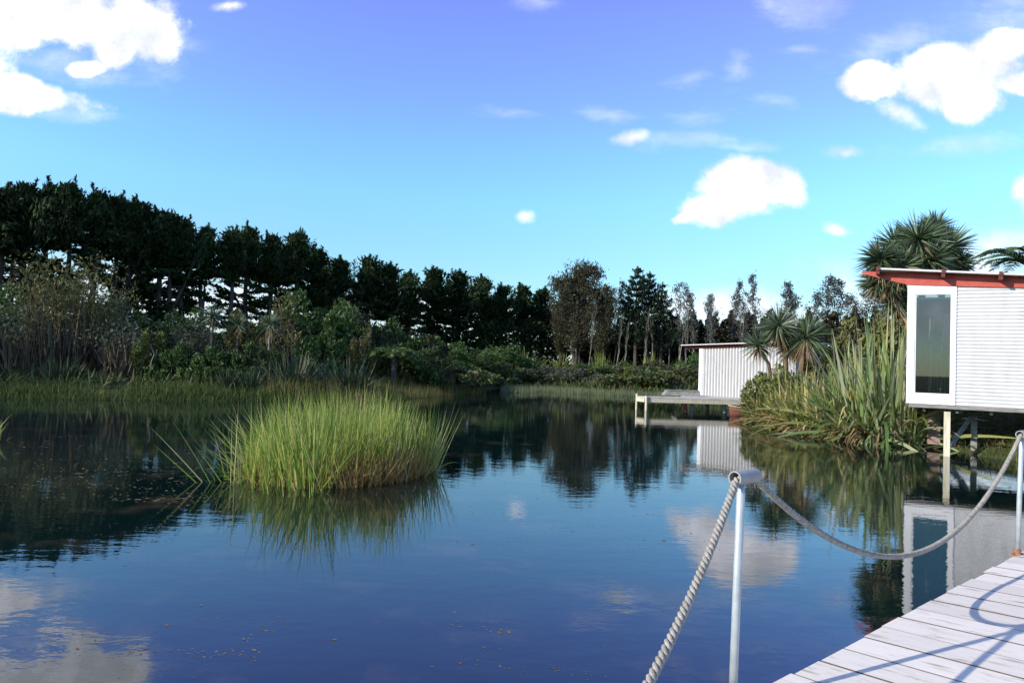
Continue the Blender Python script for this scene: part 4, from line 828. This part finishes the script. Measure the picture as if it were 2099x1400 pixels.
near('nbush', None, 'leafy_bush', 1640, 22.4, 770, 'leafy bush between the small cabbage trees and the low flax', 'bush', 1.6, 1.2)
near('flaxy', None, 'flax_bush', 1652, 19.9, 752, 'yellowing flax with the tallest stance, between the low flax and the small cabbage trees', 'flax', 1.2, .9)
near('flaxy', None, 'flax_bush', 1590, 21.5, 800, 'yellowing flax at the water directly below the rounded leafy bush', 'flax', 1.2, 1.2)
near('flaxb2', None, 'flax_bush', 1836, 16.9, 720, 'flax clump filling the corner directly beside the hut window wall', 'flax', 2.6, .8)
near('flaxb2', None, 'flax_bush', 1775, 18.6, 690, 'flax clump squeezed between the tallest and the mid-height clumps', 'flax', 2.6, .8)
near('obush', lambda: bush('olive_bush', 1.0, 1.4, L_olive, 3400, .11, 22), 'olive_bush', 1735, 22, 705, 'brown-olive bush behind the mid-height flax', 'bush', 1.4)
near('obush', None, 'olive_bush', 1785, 22.5, 640, 'olive bush in shade behind the tallest flax', 'bush', 1.4, .8)
def cab_at(label, Y, trunks, heads, W_=.05, n=230, dead=60, barkm=pale_bark, r=.1, dy=0.0):
    base = put(trunks[0][0][0], Y + dy); P = []
    for tr in trunks: P.append([(0, 0, 0) if i == 0 else tuple(at(x, y, Y + dy) - base) for i, (x, y) in enumerate(tr)])
    Hd = [tuple(at(x, y, Y + off) - base) + (rad / FPX * Y,) for (x, y, rad, off) in heads]
    o = cabbage(P, Hd, W_, n, barkm, dead, r); o.location = tuple(base); return tag(o, label, 'cabbage tree')
cab_at('small cabbage tree with the highest head and brown skirt, middle of three beside the shed', 22.6, [[(1612, 800), (1611, 740), (1597, 672)]], [(1596, 668, 52, 0)], .045, 230, 90, fibre)
cab_at('small cabbage tree with the lowest head hanging in front of the shed wall', 22.9, [[(1583, 800), (1578, 750), (1556, 715)]], [(1555, 708, 40, 0)], .04, 170, 40, fibre, .07)
cab_at('small cabbage tree with the widest grey-green head, right of the three beside the shed', 22.2, [[(1640, 800), (1642, 750), (1652, 700)]], [(1652, 690, 58, 0), (1622, 708, 40, .5)], .045, 220, 80, fibre)
cab_at('big many-headed cabbage tree rising behind the hut roof', 19.8, [[(1900, 780), (1862, 660), (1828, 608), (1805, 560)], [(1900, 780), (1895, 650), (1880, 530)], [(1900, 780), (1925, 640), (1940, 540)]],
       [(1806, 532, 54, -.2), (1838, 505, 56, .4), (1882, 492, 66, -.2), (1942, 508, 58, .2), (1905, 535, 52, -.5), (1848, 548, 52, -.5), (1915, 470, 45, .6), (1962, 540, 40, 0), (1826, 580, 40, -.2), (1800, 578, 46, .1), (1838, 622, 44, .2), (1855, 605, 40, .3)], .05, 330, 50, tan_bark, .11)
b = put(2125, 24); o = frondplant('palm_tree', 18, 2.6, .85, L_palm, .42, .045, 1, .55); o.location = tuple(b)
h = at(2125, 552, 24)[2] - b[2]
for ch in o.children:
    if ch.name.startswith('frond'): ch.location.z = h - 1
    else: ch.scale.z = h
tag(o, 'palm with arching feathery fronds above the right end of the hut roof', 'palm')

# ------------------------------------------------------------------ grasses, rushes, weed
def scatter(n, x0, x1, y0, y1, s0, s1, keep=None):
    out = []
    while sum(map(len, out)) < n:
        X = U(x0, x1, n * 4); Y = U(y0, y1, n * 4); s = sdist(X, Y); k = (s > s0) & (s < s1)
        if keep is not None: k &= keep(X, Y)
        out.append(np.stack([X[k], Y[k]], 1))
    P = np.vstack(out)[:n]; return np.column_stack([P, np.maximum(gz(P[:, 0], P[:, 1]), -.25)])
def grass(name, mat, P, L, Wd, lean=.25, droop=.2):
    n = len(P); D = np.stack([rng.normal(0, lean, n), rng.normal(0, lean, n), np.ones(n)], 1); m = MB(); blades(m, P, D, L, Wd, U(0, droop, n), 3, 1.5); return tag(m.build(name, mat), kind='stuff')
patch = lambda X, Y: (np.sin(X * 1.3 + Y * .7) + np.sin(X * .5 - Y * 1.1 + 1) + rng.normal(0, .8, X.shape)) > -.6
P = scatter(15000, -26, -4, 18, 33, -.5, 1.9, patch); grass('shore_grass', L_grass, P, U(.15, .5, len(P)), U(.015, .035, len(P)))
P = scatter(16000, -34, 2, 20, 48, 1.2, 16); grass('ground_cover', L_scrub, P, U(.25, .9, len(P)), U(.05, .12, len(P)), .5, .5)
P = scatter(9000, -3, 13, 36, 58, .3, 14); grass('far_bank_grass', L_scrub, P, U(.25, .8, len(P)), U(.05, .12, len(P)), .5, .5)
P = scatter(9000, -9, -1.5, 25, 41, -1.6, .8, lambda X, Y: (X > -9.5)); grass('rush_bed', L_grassr, P, U(.35, .95, len(P)), U(.015, .03, len(P)), .15)
P = scatter(6000, -.5, 11, 36, 44, -3.2, -.4, lambda X, Y: Y > 37.6 + .1 * np.sin(X * 2)); grass('pale_rushes', L_pale, P, U(.45, .75, len(P)), U(.015, .03, len(P)), .12)
P = scatter(16000, 7.2, 16, 11, 26, -.15, 5); grass('bank_grass', L_grassr, P, U(.08, .38, len(P)), U(.008, .02, len(P)), .45, .4)

P = scatter(2600, 8.8, 15, 12.5, 19, .3, 4); grass('leaf_litter', L_dead, P, U(.08, .3, len(P)), U(.012, .03, len(P)), 1.6, .3)

def reed_clump(name, c, rx, ry, n, nd, H, label, leanL=0):
    root = thing(name, label, 'reeds', (c[0], c[1], 0)); m = MB()
    def pts(n): 
        a = U(0, 6.28, n); r = U(0, 1, n) ** .55; o_ = (rng.random(n) < .07) & (np.cos(a) < .2); r[o_] = U(1.0, 1.3, o_.sum());  wob = 1 + .13 * np.sin(3 * a + 1) + .11 * np.sin(7 * a) + .07 * np.sin(13 * a + 2); return np.stack([rx * r * wob * np.cos(a), ry * r * wob * np.sin(a), np.full(n, -.12)], 1), r
    P, r = pts(n); cl = .5 + .5 * np.sin(P[:, 0] * 4.1 + 1) * np.sin(P[:, 1] * 3.3); out = P / np.array([rx, ry, 1]); 
    D = np.stack([out[:, 0] * .10 * r + rng.normal(0, .17, n) + .10 * np.sin(P[:, 0] * 5), out[:, 1] * .10 * r + rng.normal(0, .16, n), np.ones(n)], 1)
    lf = (P[:, 0] < -rx * .6) & (rng.random(n) < .35 * leanL); D[lf, 0] -= U(.3, 1.1, lf.sum())
    L = H * U(.55, 1.12, n) * (1.03 - .10 * np.minimum(r, 1) ** 3) * (.74 + .40 * cl); blades(m, P, D, L, U(.010, .019, n), np.where(rng.random(n) < .14, U(.35, 1.0, n), U(-.02, .16, n)), 5, 2.2, 1.0); m.build('stems', L_rush, root)
    m = MB(); P, r = pts(nd); n = nd; a_ = U(3.3, 6.2, n); k_ = U(.72, 1.12, n); fr = rng.random(n) < .8; P[fr, 0] = (rx * k_ * np.cos(a_))[fr]; P[fr, 1] = (ry * k_ * np.sin(a_))[fr]; ob = P[:, 0] > rx * .25; D = np.stack([rng.normal(0, .35, n), rng.normal(0, .3, n) - .1, np.ones(n)], 1); L = H * U(.25, .62, n) * np.where(ob, 1.15, .85)
    k = (~ob) & (rng.random(n) < .45); L[k] *= .5
    blades(m, P, D, L, U(.009, .017, n), U(0, .35, n), 4, 2, 1.0); m.build('dead_stems', L_rushd, root); return root
reed_clump('reed_clump', (-2.52, 10.35), 1.20, 1.5, 4500, 1700, 1.25, 'large clump of green and tan reeds standing in the pond, centre left', 1)
reed_clump('reed_clump', (-9.72, 11.9), .62, .6, 520, 120, .62, 'small tuft of reeds in the water cut by the left edge of the photo')

m = MB()
def fleck(x, y, n, sx_, sy_, size):
    P = np.stack([rng.normal(x, sx_, n), rng.normal(y, sy_, n), U(.001, .002, n)], 1); a = U(0, 6.28, n); A = np.stack([np.cos(a), np.sin(a), np.zeros(n)], 1); B = np.stack([-A[:, 1], A[:, 0], np.zeros(n)], 1); L = np.exp(rng.normal(0, .5, n))[:, None] * size; Wd = L * U(.3, .6, n)[:, None]
    m.add(np.stack([P - A * L, P + B * Wd, P + A * L, P - B * Wd], 1).reshape(-1, 3), np.arange(n * 4).reshape(-1, 4))
for _ in range(60):
    px_, py_ = U(120, 1500), U(1060, 1395); p = onz(px_, py_); fleck(p[0], p[1], rng.integers(2, 11), .07, .05, .006)
for px_, py_, n, sx_, sy_ in ((350, 1335, 40, .22, .03), (480, 1340, 30, .12, .05), (560, 1280, 22, .1, .05), (1120, 1370, 30, .15, .03), (520, 1300, 20, .05, .08), (1000, 1290, 18, .1, .04)):
    p = onz(px_, py_); fleck(p[0], p[1], n, sx_, sy_, .007)
for _ in range(120):
    px_, py_ = U(40, 430), U(850, 1030); p = onz(px_, py_); fleck(p[0], p[1], rng.integers(3, 14), .35, .06, .014)
for _ in range(60):
    px_, py_ = U(950, 1500), U(960, 1120); p = onz(px_, py_); fleck(p[0], p[1], rng.integers(2, 7), .15, .04, .008)
tag(m.build('pond_weed', L_weed), kind='stuff')
